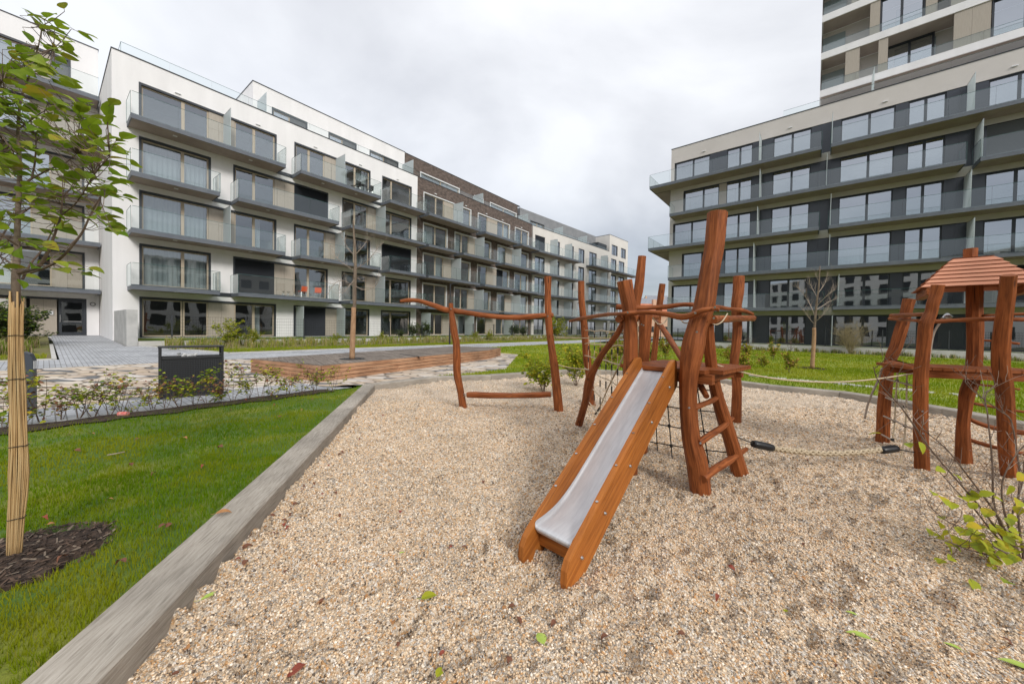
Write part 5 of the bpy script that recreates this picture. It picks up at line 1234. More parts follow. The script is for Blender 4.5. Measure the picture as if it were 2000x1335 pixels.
g.build('body', m_perf(), BN)
g = MB()
for x in (0, Lb-.04): g.box(x, x+.04, 0, .04, 0, Hh+.17); g.box(x, x+.04, Y_-.04, Y_, 0, Hh+.17); g.box(x, x+.04, .04, Y_-.04, Hh-.0, Hh+.04)
for y in (0, Y_-.03): g.box(.041, Lb-.041, y, y+.03, Hh-.05, Hh); g.box(.041, Lb-.041, y, y+.03, .0, .035)
g.box(-.01, Lb+.01, -.01, Y_+.01, Hh+.171, Hh+.20); g.build('frame', blackm, BN, bevel=.008)
g = MB(); rr = random.Random(8)
for i in range(9):
    x, y = rr.uniform(.25, Lb-.25), rr.uniform(.08, Y_-.08); a = rr.uniform(0, 3); r_ = rr.uniform(.03, .06); z = Hh-.02+rr.uniform(0, .03)
    g.tube([(x-.02, y, z), (x, y, z+.03), (x+.03, y, z+.04)], [.02, r_*.8, .015], 6)
g.build('rubbish', whitef, BN)
# bollard lamp
bp_ = at_z(50, 812, .13)
BO = empty('bollard_lamp', (bp_.x, bp_.y, .13), radians(35), 'dark grey bollard lamp with curved top, right behind the reed wrapped trunk', 'bollard')
g = MB(); prof = [(-.09, 0), (.09, 0), (.09, .86), (.06, .95), (0, .985), (-.06, .97), (-.09, .93)]
for a, b in zip(prof, prof[1:]+prof[:1]): g.face([(a[0], -.055, a[1]), (b[0], -.055, b[1]), (b[0], .055, b[1]), (a[0], .055, a[1])])
g.face([(x, -.055, z) for x, z in prof]); g.face([(x, .055, z) for x, z in prof[::-1]]); g.build('body', mat('bollard_grey', (.055, .065, .085), rough=.4), BO, bevel=.01)
g = MB(); g.box(.091, .095, -.04, .04, .72, .84); g.build('lens', whitef, BO)
# lamp post on the left path
lp = Vector((-5.99, 26.0, hgt(-5.99, 26.0)))
LPO = empty('street_lamp', lp, 0, 'thin black lamp post with short arm standing by the path, behind the left crooked post', 'street lamp')
g = MB(); g.tube([(0, 0, 0), (0, 0, 1.0)], .06, 10); g.tube([(0, 0, 1.0), (0, 0, 4.45)], .042, 10); g.build('pole', blackm, LPO)
g = MB(); g.tube([(0, 0, 4.40), (.46, -.1, 4.46)], .025, 8); g.box(.2, .62, -.17, -.02, 4.45, 4.50); g.build('lamp_head', blackm, LPO)
# red drinks can lying under the hedge
cp = at_z(232, 812, .14); g = MB(); g.tube([(0, 0, .033), (.118, .02, .033)], .033, 14); o = g.build('drinks_can', redp); o.location = cp; tag(o, 'crushed red and white drinks can lying under the young hedge', 'can')
# balcony furniture
def chair(loc, rz, label, m, group):
    r = empty('balcony_chair', loc, rz, label, 'chair', group)
    g = MB(); g.box(-.22, .22, -.2, .2, .43, .46); g.build('seat', m, r, bevel=.01)
    g = MB(); P = spline([(0, .20, .46), (0, .24, .62), (0, .27, .82)], 3)
    for a, b in zip(P, P[1:]): g.face([(-.22, a.y, a.z), (.22, a.y, a.z), (.22, b.y, b.z), (-.22, b.y, b.z)]); g.face([(-.22, a.y+.02, a.z), (-.22, b.y+.02, b.z), (.22, b.y+.02, b.z), (.22, a.y+.02, a.z)])
    g.build('backrest', m, r)
    for sx in (-1, 1):
        for sy in (-1, 1): g = MB(); g.tube([(sx*.16, sy*.14, .43), (sx*.22, sy*.21, 0)], .013, 6); g.build('leg', steel, r)
    return r
pa = PA(9.15, .75, slab(1)+.0); chair(pa, RZA+pi+.2, 'orange plastic chair on the first floor balcony, left one of the pair', orangep, 'orange balcony chairs')
pa = PA(10.2, .75, slab(1)+.0); chair(pa, RZA+pi-.2, 'orange plastic chair on the first floor balcony, right one of the pair', orangep, 'orange balcony chairs')
for s, l in ((13.2, 'dark chair on the top balcony of the white block, left of the dark table'), (14.3, 'dark chair on the top balcony of the white block, right of the dark table')): chair(PA(s, .8, slab(4)), RZA+pi, l, blackp, 'dark balcony chairs')
TB = empty('balcony_table', PA(13.75, .85, slab(4)), RZA, 'small dark table between two dark chairs on a top balcony', 'table')
g = MB(); g.tube([(0, 0, .68), (0, 0, .71)], .3, 16); g.build('table_top', blackp, TB); g = MB(); g.tube([(0, 0, 0), (0, 0, .68)], .03, 8); g.tube([(0, 0, 0), (0, 0, .02)], .2, 12); g.build('leg', blackp, TB)
for i, s in enumerate((7.75, 8.05, 8.45)):
    g = MB(); g.tube([(0, 0, 0), (0, 0, .16)], [.06, .085], 10); o = empty('potted_herb', PA(s, 1.2, slab(1)), 0, 'small green herb in a pot on the balcony left of the orange chairs', 'potted plant', 'herb pots on the balcony'); g.build('pot', conc, o)
    g = MB(); rr = random.Random(i)
    for k in range(40):
        c = Vector((rr.gauss(0, .06), rr.gauss(0, .06), .2+rr.random()*.14)); a = Vector((rr.gauss(0, 1), rr.gauss(0, 1), rr.gauss(0, 1))).normalized()*.035; b = a.cross(Vector((0, 0, 1)))
        g.face([c-a, c-b*.5, c+a, c+b*.5])
    g.build('leaves', leaf_d, o)
# ------------------------------------------------------------------ vegetation
def leaf(g, p, d, up, L, W, mi=0, curl=.25):
    d = Vector(d).normalized(); up = Vector(up); s = d.cross(up)
    if s.length < 1e-3: s = d.cross(Vector((1, .3, 0)))
    s.normalize(); n = s.cross(d); p = Vector(p)
    st = [(.10, .27, .03), (.30, .49, .09), (.55, .46, .10), (.78, .28, .02)]; u = n*W*.13; t = p+d*L-n*curl*L*.22
    v = len(g.v); g.v.append(tuple(p))
    for f_, w_, c_ in st:
        m = p+d*L*f_+n*curl*L*c_; g.v += [tuple(m), tuple(m+s*W*w_+u*(w_*2)), tuple(m-s*W*w_+u*(w_*2))]
    g.v.append(tuple(t))
    for f in ((0, 2, 1), (0, 1, 3), (1, 2, 5, 4), (1, 4, 6, 3), (4, 5, 8, 7), (4, 7, 9, 6), (7, 8, 11, 10), (7, 10, 12, 9), (10, 11, 13), (10, 13, 12)):
        g.f.append(tuple(v+i for i in f)); g.m.append(mi); g.uv.append([(0, 0)]*len(f))
def rdir(r, z=0.0, s=1.0):
    a = r.uniform(0, 2*pi); return Vector((cos(a)*s, sin(a)*s, z+r.uniform(-.4, .4)))
def grass_field(name, polys, dens, hgt_fn, blade_h, blade_w, mats, label, cat, seed=0, avoid=(), lean=.55, hvar=.5):
    """one mesh of single-triangle blades; dens(distance) per square metre"""
    rs = np.random.RandomState(seed); V = []; n_tot = 0; out = []
    for poly in polys:
        xs = [p[0] for p in poly]; ys = [p[1] for p in poly]; x0, x1, y0, y1 = min(xs), max(xs), min(ys), max(ys)
        c = .5; X = np.arange(x0, x1, c); Yv = np.arange(y0, y1, c)
        for cx_ in X:
            for cy_ in Yv:
                m = (cx_+c/2, cy_+c/2); dist = sqrt(m[0]**2+m[1]**2); d = dens(dist, *m)
                if d <= 0: continue
                px = CX+F*m[0]/max(m[1], .01)
                if m[1] < .3 or px < -150 or px > 2150: continue
                k = rs.poisson(d*c*c)
                for x, y in rs.rand(k, 2)*c+np.array((cx_, cy_)):
                    if not inside(x, y, poly): continue
                    if any((x-ax)**2+(y-ay)**2 < ar*ar for ax, ay, ar in avoid): continue
                    out.append((x, y, dist))
    n = len(out); a = np.array(out); z = np.array([hgt_fn(p[0], p[1]) for p in out])
    th = rs.rand(n)*2*np.pi; la = rs.rand(n)*2*np.pi; h = blade_h*(1-hvar/2+hvar*rs.rand(n)); w = blade_w(a[:, 2]); ln = h*lean*rs.rand(n)
    P = np.zeros((n, 3, 3)); P[:, :, 0] = a[:, 0:1]; P[:, :, 1] = a[:, 1:2]; P[:, :, 2] = z[:, None]
    P[:, 0, 0] -= np.cos(th)*w/2; P[:, 0, 1] -= np.sin(th)*w/2; P[:, 1, 0] += np.cos(th)*w/2; P[:, 1, 1] += np.sin(th)*w/2
    P[:, 2, 0] += np.cos(la)*ln; P[:, 2, 1] += np.sin(la)*ln; P[:, 2, 2] += h; P[:, :2, 2] -= .005
    me = bpy.data.meshes.new(name); me.vertices.add(n*3); me.vertices.foreach_set('co', P.reshape(-1)); me.loops.add(n*3); me.loops.foreach_set('vertex_index', np.arange(n*3, dtype=np.int32))
    me.polygons.add(n); me.polygons.foreach_set('loop_start', np.arange(0, n*3, 3, dtype=np.int32)); me.polygons.foreach_set('loop_total', np.full(n, 3, dtype=np.int32))
    for m in mats: me.materials.append(m)
    me.polygons.foreach_set('material_index', rs.choice(len(mats), n, p=[.955, .045] if len(mats) == 2 else None).astype(np.int32)); me.update(); me.validate()
    o = bpy.data.objects.new(name, me); COL.objects.link(o); return tag(o, label, cat, kind='stuff')
TREE1 = at_z(28, 1095, .13)
grass_field('lawn_grass', [left_lawn], lambda d, x, y: 7500 if d < 3.2 else 4600 if d < 5 else 2200 if d < 7 else 900 if d < 11 else 0, hgt, .040,
    lambda d: .0028+.0010*d, [blade, blade_y], 'short green lawn grass on the left, dotted with leaves', 'grass', 1, avoid=[(TREE1.x, TREE1.y, .39)])
grass_field('lawn_grass', [fl], lambda d, x, y: 0 if (wA(x, y) < WP) else 500 if d < 12 else 230 if d < 20 else 90 if d < 32 else 0, lambda x, y: hgt(x, y)+.004, .07,
    lambda d: .008+.0013*d, [blade_f, blade_y], 'green lawn grass beyond the far edge of the gravel pit', 'grass', 2)
grass_field('lawn_grass', [[xy(PA(2.4, WG-.15)), xy(PA(60, WG-.15)), xy(PA(60, 8.6)), xy(PA(2.0, 8.6))], [xy(PA(-14, WG-.15)), xy(PA(-2.2, WG-.15)), xy(PA(-2.2, 8.6)), xy(PA(-14, 8.6))]], lambda d, x, y: 260 if d < 40 else 60, hgt, .10,
    lambda d: .022, [blade_f, blade_y], 'narrow strip of mown grass between path and ornamental grasses', 'grass', 3)
# ornamental grasses: fountain-like tufts
def tufts(name, spots, label, mats, h0=.55, nb=34, seed=4):
    r = random.Random(seed); g = MB()
    for x, y, z, k in spots:
        for _ in range(nb):
            a = r.uniform(0, 2*pi); h = h0*k*r.uniform(.6, 1.1); sp = r.uniform(.15, .55)*h; w = r.uniform(.006, .012); b = Vector((x+r.gauss(0, .06), y+r.gauss(0, .06), z))
            d = Vector((cos(a), sin(a), 0)); s = Vector((-d.y, d.x, 0))*w; m = b+d*sp*.35+Vector((0, 0, h*.65)); t = b+d*sp+Vector((0, 0, h*r.uniform(.75, 1)))
            mi = r.choice((0, 0, 0, 1, 1, 2)); g.face([b-s, b+s, m+s*.8, m-s*.8], mi); g.face([m-s*.8, m+s*.8, t], mi)
    return tag(g.build(name, mats), label, 'ornamental grass', kind='stuff')
r = random.Random(11); sp = []
for i in range(560):
    s = 1.2+r.random()**1.35*42; w = r.uniform(5.3, 8.5); p = PA(s, w); sp.append((p.x, p.y, hgt(p.x, p.y), r.uniform(.55, 1.15)*(.75 if w > 7.6 else 1)))
tufts('ornamental_grass', sp, 'straw coloured ornamental grasses in the bed along the left terrace wall', [straw, leaf_g, leaf_y])
sp = []
for i in range(130):
    s = -2.3-r.random()*6; w = r.uniform(2.0, 8.5); p = PA(s, w); sp.append((p.x, p.y, hgt(p.x, p.y), r.uniform(.7, 1.3)))
tufts('ornamental_grass', sp, 'soft green and straw grasses left of the entrance path', [straw, leaf_g, leaf_g], nb=45)
sp = []
for i in range(260):
    s = r.uniform(-1, 27); w = r.uniform(3.1, 3.9); p = PC(s, w); sp.append((p.x, p.y, hgt(p.x, p.y), r.uniform(.3, .75)))
tufts('ornamental_grass', sp, 'low weedy grasses at the foot of the right terrace wall', [straw, leaf_g, leaf_d], nb=22)

def grow(g, r, p, d, L, rad0, depth, leaves=None, lm=(0,), ls=(.05, .03), bend=.35, k=3, up=.25, ln=3, spread=.8, mi=0):
    """a wiggly twig with side shoots; leaves = MB that takes leaves"""
    P = [Vector(p)]; d = Vector(d).normalized(); n = 5
    for i in range(n):
        d = (d+Vector((r.gauss(0, bend), r.gauss(0, bend), r.gauss(0, bend)+up))*.35).normalized(); P.append(P[-1]+d*L/n)
        if leaves is not None and i >= 1 and depth <= 1:
            for _ in range(ln):
                q = P[-1].lerp(P[-2], r.random()); dd = rdir(r, -.1); leaf(leaves, q+dd*.012, dd, rdir(r, 1.2), r.uniform(.7, 1.2)*ls[0], r.uniform(.8, 1.1)*ls[1], r.choice(lm))
    g.tube(P, [max(.0012, rad0*(1-.13*i)) for i in range(n+1)], 5 if rad0 > .006 else 4, mi, cap=False)
    if depth > 0:
        for j in range(k):
            i = r.randint(1, n-1); dd = (P[i+1]-P[i]).normalized(); s = rdir(r, .25); s = (s-dd*s.dot(dd)).normalized()
            grow(g, r, P[i], dd*(1-spread*.5)+s*spread, L*r.uniform(.4, .65), rad0*.55, depth-1, leaves, lm, ls, bend, k, up, ln, spread, mi)
def shrub(name, loc, h, rad_, label, cat, group, lmats, seed, stems=5, ls=(.06, .04), ln=3, k=4, depth=2, tm=twig, lm=None, up=.3, thick=.008):
    r = random.Random(seed); root = empty(name, loc, r.uniform(0, 6), label, cat, group)
    g = MB(); lv = MB() if ln else None
    for i in range(stems):
        a = r.uniform(0, 2*pi); t = r.uniform(.1, rad_)
        grow(g, r, (cos(a)*.05*rad_, sin(a)*.05*rad_, -.02), (cos(a)*t, sin(a)*t, h), h*r.uniform(.75, 1.05), thick, depth, lv, lm or tuple(range(len(lmats))), ls, up=up, ln=ln, k=k)
    g.build('stems', tm, root)
    if lv: lv.build('leaves', lmats, root)
    return root
# young hedge: saplings of a few kinds, then copies
protos = []; mixes = [([leaf_g, leaf_y, leaf_b], (0, 0, 1)), ([leaf_b, leaf_d, leaf_y], (0, 1, 2, 2)), ([leaf_y, leaf_b, leaf_g], (0, 0, 1, 2)), ([leaf_b, leaf_o, leaf_y], (0, 1, 2)), ([leaf_g, leaf_b, leaf_y], (0, 1, 2, 2))]
def ground_at(px, py, z0=.13): return at_z(px, py, z0)
spots = [(6, 838, 1.0), (45, 832, .8), (80, 826, 1.05), (118, 822, .7), (150, 819, 1.1), (182, 815, .9), (212, 812, 1.0), (236, 808, .85), (262, 806, .6), (298, 801, .85), (322, 798, .8), (352, 795, 1.0), (380, 792, .85), (404, 790, 1.0), (432, 786, .7), (455, 785, 1.05), (482, 782, .8), (512, 779, 1.0), (536, 776, .9), (562, 773, 1.0), (590, 771, .8), (618, 768, .95), (650, 765, .75)]
rr = random.Random(21)
SAPL = {0: 'hedge sapling left of the reed wrapped trunk at the left edge', 2: 'hedge sapling just right of the bollard lamp', 7: 'hedge sapling growing over the red drinks can', 9: 'hedge sapling in front of the left end of the litter bin',
 11: 'hedge sapling in front of the middle of the litter bin', 14: 'hedge sapling in front of the right end of the litter bin', 22: 'last small hedge sapling beside the sleeper corner', 20: 'hedge sapling in front of the near corner of the timber deck'}
hl = 'young hedge sapling with sparse green and brown leaves between lawn and path'
for i, (px, py, k) in enumerate(spots):
    p = ground_at(px, py)
    if i < 5:
        mts, lm = mixes[i]; o = shrub('hedge_sapling', (0, 0, 0), .58, .30, hl, 'sapling', 'young hedge saplings along the path', mts, 100+i, stems=3, ls=(.058, .038), ln=1, k=3, depth=2, tm=twig, lm=lm, thick=.006); protos.append(o)
    else: o = copy_tree(protos[(i*3+1) % 5])
    o.location = (p.x, p.y, .13); o.rotation_euler.z = rr.uniform(0, 6); o.scale = (k, k, k*rr.uniform(.9, 1.15))
    o['label'] = SAPL.get(i, hl)
sp = [xy(PA(-6+i*.25, HW-.24+.05*sin(i*1.7))) for i in range(int((hs+5.5)/.25))]; sp += [xy(PA(-6+i*.25, HW+.22+.07*sin(i*2.3)+.04*sin(i*5.1))) for i in range(int((hs+5.5)/.25)-1, -1, -1)]
drape('mulch_strip', sp, .021, mulch_m, .5)
# foreground tree, wrapped in reed canes
T1 = empty('young_tree', (TREE1.x, TREE1.y, .13), 0, 'young leafy tree with reed cane wrapped trunk, in the left foreground lawn', 'tree')
Y1 = TREE1.y
tr = [(28,1098,20), (37,925,20), (33,720,20), (32,600,20), (31,545,20), (33,500,17), (35,420,14), (38,350,12), (38,300,10), (35,250,8), (42,190,6), (60,140,5), (75,90,3.5), (82,50,2)]
g = MB(); P = [at_Y(a, b, Y1+(i*.012 if i > 4 else 0)) for i, (a, b, c) in enumerate(tr)]; R = [rad(a, b, Y1, c*.95) for a, b, c in tr]
g.tube(spline(P, 4), spline1(R, 4), 10, sq=0, wob=.12, seed=1); g.build('trunk', bark, T1, origin=T1.location, smooth=True)
brs = [([(36,532,14),(60,528,10),(78,518,9),(95,488,8),(105,462,6),(118,425,4.5),(122,385,3)], 0), ([(60,532,8),(95,520,7),(125,498,6),(158,458,5),(172,430,4),(188,398,3),(205,370,2)], -.15), ([(44,545,7),(60,515,5.5),(82,488,4.5),(100,455,3.5),(112,425,2.5)], .2),
  ([(44,362,8),(60,350,6),(75,342,5),(98,330,4),(128,318,3),(150,300,2)], .1), ([(62,348,5),(68,318,4.5),(70,285,3.5),(70,262,2.5)], 0), ([(36,480,7),(20,470,6),(4,458,4),(-20,440,3)], -.1), ([(28,520,6),(8,505,5),(-15,492,3)], .15),
  ([(34,300,5),(18,285,4),(2,262,3),(-15,235,2)], 0), ([(38,420,6),(60,405,5),(88,392,4),(120,380,3),(150,362,2)], .25), ([(120,420,4),(150,395,3),(185,340,2.5),(215,305,2)], -.2), ([(40,250,4),(60,235,3),(90,215,2.5),(125,200,2)], .1), ([(70,110,3),(90,100,2.5),(105,95,2)], 0), ([(36,215,3),(20,190,2.5),(5,160,2)], 0)]
g = MB(); nodes = []
for pts, dy in brs:
    n = len(pts); P = [at_Y(a, b, Y1+dy*(i/(n-1))) for i, (a, b, c) in enumerate(pts)]; R = [rad(a, b, Y1, c*1.1) for a, b, c in pts]
    sp_ = spline(P, 3); g.tube(sp_, spline1(R, 3), 6, wob=.1, cap=False); nodes += sp_[2:]
nodes += [at_Y(a, b, Y1) for a, b, c in tr[9:]]
lv = MB(); r = random.Random(77)
CL = [(85,55,45,30,9),(100,98,35,22,6),(30,125,55,35,20),(95,150,40,28,6),(20,205,50,45,22),(105,215,60,35,14),(190,232,32,30,6),(85,275,75,40,22),(195,290,42,38,14),(20,310,45,45,16),(150,345,70,38,20),(212,372,32,28,9),(55,395,55,35,14),(150,420,60,30,12),(205,440,18,15,3),(55,480,60,32,10),(110,515,50,22,5),(15,530,30,25,4),(-60,200,60,100,30),(-60,400,60,90,24)]
for cx_, cy_, rx, ry, n in CL:
    for _ in range(int(n*2.0)):
        x = cx_+r.gauss(0, rx*.6); y = cy_+r.gauss(0, ry*.55); Y = Y1+r.gauss(0, .16); p = at_Y(x, y, Y)
        nd = min(nodes, key=lambda q: (q-p).length)
        d = (Vector((1, r.gauss(0, .5), -.28+r.gauss(0, .3)))+(p-nd).normalized()*.6+Vector((r.gauss(0, .35), 0, 0))).normalized()
        st = p-d*.03
        if (st-nd).length > .02: m = st.lerp(nd, .5)+Vector((0, 0, -.01)); g.tube([nd, m, st, p], [.0022, .0018, .0013, .0012], 4, cap=False)
        L = r.uniform(.065, .108); leaf(lv, p, d, (r.gauss(0, .5), r.gauss(-.2, .5), 1), L, L*r.uniform(.55, .75), 0 if r.random() < .66 else 1, curl=r.uniform(.1, .6))
g.build('branches', twig, T1, origin=T1.location)
lv.build('crown', [leaf_g, leaf_h], T1, origin=T1.location)
g = MB(); r = random.Random(9)
ax_ = spline([at_Y(a, b, Y1) for a, b in ((28,1098),(33,1010),(37,925),(37,850),(34,760),(32,680),(32,585))], 4); na = len(ax_)
wd_ = spline1([.022, .026, .031, .027, .024, .022, .021], 4)
for i in range(46):
    a = 2*pi*i/46+r.uniform(-.06, .06); off = r.uniform(-.004, .005); i0 = 0; i1 = na-1; tw = r.uniform(-.5, .5) if r.random() < .35 else r.uniform(-.1, .1); P = []
    for j in range(i0, i1+1, 2):
        rr_ = wd_[j]+off+.0025*sin(j*.7+i); aa = a+tw*j/na; P.append(ax_[j]+Vector((cos(aa)*rr_, sin(aa)*rr_, 0)))
    P[-1] = P[-1]+Vector((0, 0, r.uniform(-.05, .05))); g.tube(P, r.uniform(.0024, .0046), 5, seed=i)
g.build('reed_wrap', cane, T1, origin=T1.location, smooth=True)
g = MB()
for j in (4, 11, 17, 21): g.tube([ax_[j]+Vector((cos(i*pi/8)*(wd_[j]+.009), sin(i*pi/8)*(wd_[j]+.009), .003*sin(i))) for i in range(17)], .0022, 5)
g.build('wire_tie', blackm, T1, origin=T1.location)
mulch('bark_mulch', (TREE1.x, TREE1.y), .43, 'dark bark mulch ring round the reed wrapped tree', seed=3)

def bare_tree(px_pts, Y, wrap_y, label, br, seed, z=None, tm=twig_l):
    r = random.Random(seed); b = at_Y(px_pts[0][0], px_pts[0][1], Y); root = empty('bare_tree', b, 0, label, 'tree')
    P = [at_Y(a, c, Y) for a, c, w in px_pts]; R = [rad(a, c, Y, w*.85) for a, c, w in px_pts]
    lo = [i for i, (a, c, w) in enumerate(px_pts) if c >= wrap_y]; k = lo[-1]+1
    g = MB(); g.tube(spline(P[:k], 4), [x*1.05 for x in spline1(R[:k], 4)], 9, wob=.1, seed=seed); g.build('wrapped_trunk', bark_o, root, origin=b, smooth=True)
    g = MB(); g.tube(spline(P[k-1:], 4), spline1(R[k-1:], 4), 7, wob=.15, seed=seed); g.build('trunk', bark, root, origin=b, smooth=True)
    g = MB()
    for (x0, y0, pts) in br:
        Q = [at_Y(x0, y0, Y)]+[at_Y(a, c, Y+dy) for a, c, dy in pts]; S = spline(Q, 4); R0 = .010*Y/11
        g.tube(S, [R0*(1-.75*i/(len(S)-1)) for i in range(len(S))], 5, cap=False)
        for i in range(2, len(S)-1):
            for _ in range(2 if i % 2 else 1): grow(g, r, S[i], (S[i+1]-S[i-1]).normalized()+rdir(r, .3)*.8, r.uniform(.2, .5)*Y/13, R0*.4, 1, up=.3, k=2)
    g.build('branches', tm, root, origin=b); return root
bare_tree([(688,701,13),(689,660,12),(691,600,11),(692,598,9),(693,560,8),(694,520,8),(693,480,6),(691,455,4.5),(690,430,3)], 11.09, 599, 'bare young tree with tan wrapped trunk growing through the timber deck',
  [(693,560,[(670,548,.1),(652,555,.2),(640,575,.2)]), (693,558,[(712,566,-.1),(732,560,-.2),(742,540,-.3)]), (694,530,[(672,515,.2),(655,500,.4),(645,480,.5)]), (694,525,[(715,512,-.3),(732,492,-.5),(744,478,-.6)]), (693,500,[(678,482,.5),(668,462,.7)]), (693,498,[(708,482,.3),(722,462,.6)]), (693,545,[(680,560,-.5),(668,572,-.7),(660,560,-.9)]), (694,540,[(706,548,.4),(722,550,.7)])], 5)
bare_tree([(1586,718,11),(1588,690,10),(1590,660,9.5),(1590,640,9),(1591,638,6.5),(1594,600,5.5),(1598,570,4.5),(1600,545,3.5),(1601,520,2)], 14.35, 640, 'bare young tree with tan wrapped trunk in the lawn before the right building',
  [(1590,632,[(1578,618,.2),(1569,605,.3)]), (1592,628,[(1604,618,-.2),(1618,600,-.3)]), (1591,615,[(1580,590,.5),(1566,570,.7),(1560,562,.8)]), (1595,598,[(1612,580,-.3),(1632,565,-.5)]), (1596,580,[(1586,562,.3),(1580,548,.4)]), (1598,572,[(1610,555,.3),(1616,540,.4)]), (1600,550,[(1592,535,.1)]), (1594,605,[(1618,590,.5),(1630,585,.6)])], 8)
c = at_z(1586, 718, .17); mulch('bark_mulch', (c.x, c.y), .55, 'dark mulch ring round the bare tree in the far lawn', seed=4)
# round twiggy bush by the right wall
p = PC(sC_ := 0, 0) if False else None
d_ = ray(1660, 688); t_ = (C0+NC*3.55).dot(NC); t_ = t_/d_.dot(NC); bp2 = Vector((0, 0, EYE))+d_*t_
shrub('twiggy_bush', (bp2.x, bp2.y, hgt(bp2.x, bp2.y)), 2.0, .75, 'round dense leafless bush standing before the right terrace wall', 'bush', None, [leaf_b], 55, stems=26, ln=0, k=5, depth=2, tm=mat('tan_twig', (.28, .22, .12), (.36, .30, .18), scale=10, rough=.9), up=.2, thick=.013)
# shrubs: kinds, then copies
def place(protos_, items, labels):
    for i, it in enumerate(items):
        (x, y, z), k = it; o = protos_[i % len(protos_)] if i < len(protos_) else copy_tree(protos_[i % len(protos_)])
        o.location = (x, y, z); o.scale = (k, k, k); o.rotation_euler.z = i*1.7; o['label'] = labels[i] if i < len(labels) else labels[-1]
YM = [leaf_y, leaf_g, leaf_y]
pit_sh = [shrub('pit_shrub', (0, 0, 0), .95, .5, 'x', 'shrub', 'yellow green shrubs in the gravel', YM, 200+i, stems=9, ls=(.085, .055), ln=3, k=3, depth=2, tm=twig, thick=.008) for i in range(2)]
p1 = at_z(1062, 766, .0); p2 = at_z(1125, 753, .0)
place(pit_sh, [((p1.x, p1.y, 0), 1.0), ((p2.x, p2.y, 0), .95)], ['yellow green shrub in the gravel just left of the second crooked post', 'yellow green shrub in the gravel between the second and third crooked posts'])
fs = [shrub('lawn_shrub', (0, 0, 0), .9, .5, 'x', 'shrub', 'young yellowing shrubs in the far lawn', [leaf_y, leaf_g, leaf_o], 220+i, stems=5, ls=(.09, .06), ln=3, k=3, depth=2, tm=twig, thick=.009, lm=(0, 0, 1, 2)) for i in range(3)]
it = []
for px, py, k in ((1128,712,.8),(1150,716,.7),(1172,708,.9),(1192,716,.8),(1212,704,.9),(1240,712,.8),(1272,706,.9),(1300,700,1.0),(1292,684,1.1),(1205,690,1.2),(1110,700,.7),(1458,722,.8),(1490,716,.6),(1542,726,.75),(1460,700,1.0),(1420,704,.8),(1510,700,.9),(1850,690,.7)):
    p = at_z(px, py, .18); it.append(((p.x, p.y, hgt(p.x, p.y)), k))
place(fs, it, ['young yellowing shrub in the lawn, leftmost behind the net'] + ['young yellowing shrub growing in the lawn beyond the pit']*30)
it = []; bs = [shrub('bed_shrub', (0, 0, 0), 1.5, .8, 'x', 'shrub', 'shrubs in the bed along the left terrace', [leaf_y, leaf_g, leaf_o], 240+i, stems=8, ls=(.11, .07), ln=3, k=4, depth=2, tm=twig, thick=.012, lm=(0, 0, 1)) for i in range(2)]
for s, w, k in ((3.6,6.2,.75),(4.6,6.0,.5),(9.0,6.3,.35),(12.5,5.9,.4),(36,6.6,1.5),(24,6.0,.5),(21.5,6.4,.45)):
    p = PA(s, w); it.append(((p.x, p.y, hgt(p.x, p.y)), k))
place(bs, it, ['bright yellow shrub in the ornamental grass, nearest the concrete wall', 'yellow green shrub just right of the bright yellow one', 'small shrub in the straw grasses below the dark closed blind'] + ['yellowing shrub among the straw grasses along the left terrace']*20)
ds = [shrub('green_shrub', (0, 0, 0), 1.5, .9, 'x', 'shrub', 'dark green shrubs by the left buildings', [leaf_d, leaf_g], 260+i, stems=10, ls=(.10, .06), ln=4, k=4, depth=2, tm=twig, thick=.012, lm=(0, 0, 0, 1)) for i in range(2)]
it = []
for s, w, z, k in ((-2.9,3.4,None,1.0),(-3.8,4.3,None,1.1),(-4.6,2.6,None,1.15),(-3.3,2.2,None,1.05),(-5.6,4.0,None,1.1),(-6.6,3.0,None,1.1),(16.4,4.3,.6,.7),(17.5,4.3,.6,.8),(15.0,4.4,.6,.4),(30.2,4.2,.6,.8),(32,4.2,.6,.7)):
    p = PA(s, w); it.append(((p.x, p.y, hgt(p.x, p.y) if z is None else z), k))
place(ds, it, ['dark green leafy shrub left of the entrance door, nearest the door'] + ['dark green leafy shrub left of the entrance path']*5 + ['green shrub behind the mesh fence on the left terrace']*9)
ws = shrub('bare_shrub', (0, 0, 0), 1.1, .5, 'x', 'shrub', 'thin leafless shrubs before the right terrace wall', [leaf_b], 280, stems=6, ln=0, k=3, depth=2, tm=twig, thick=.009)
it = []
for s in (3.2, 6.5, 7.6, 10.2, 17.0, 21.0):
    p = PC(s, 3.7); it.append(((p.x, p.y, hgt(p.x, p.y)), .9+.1*(s % 3)))
place([ws], it, ['thin leafless shrub at the foot of the right terrace wall']*8)
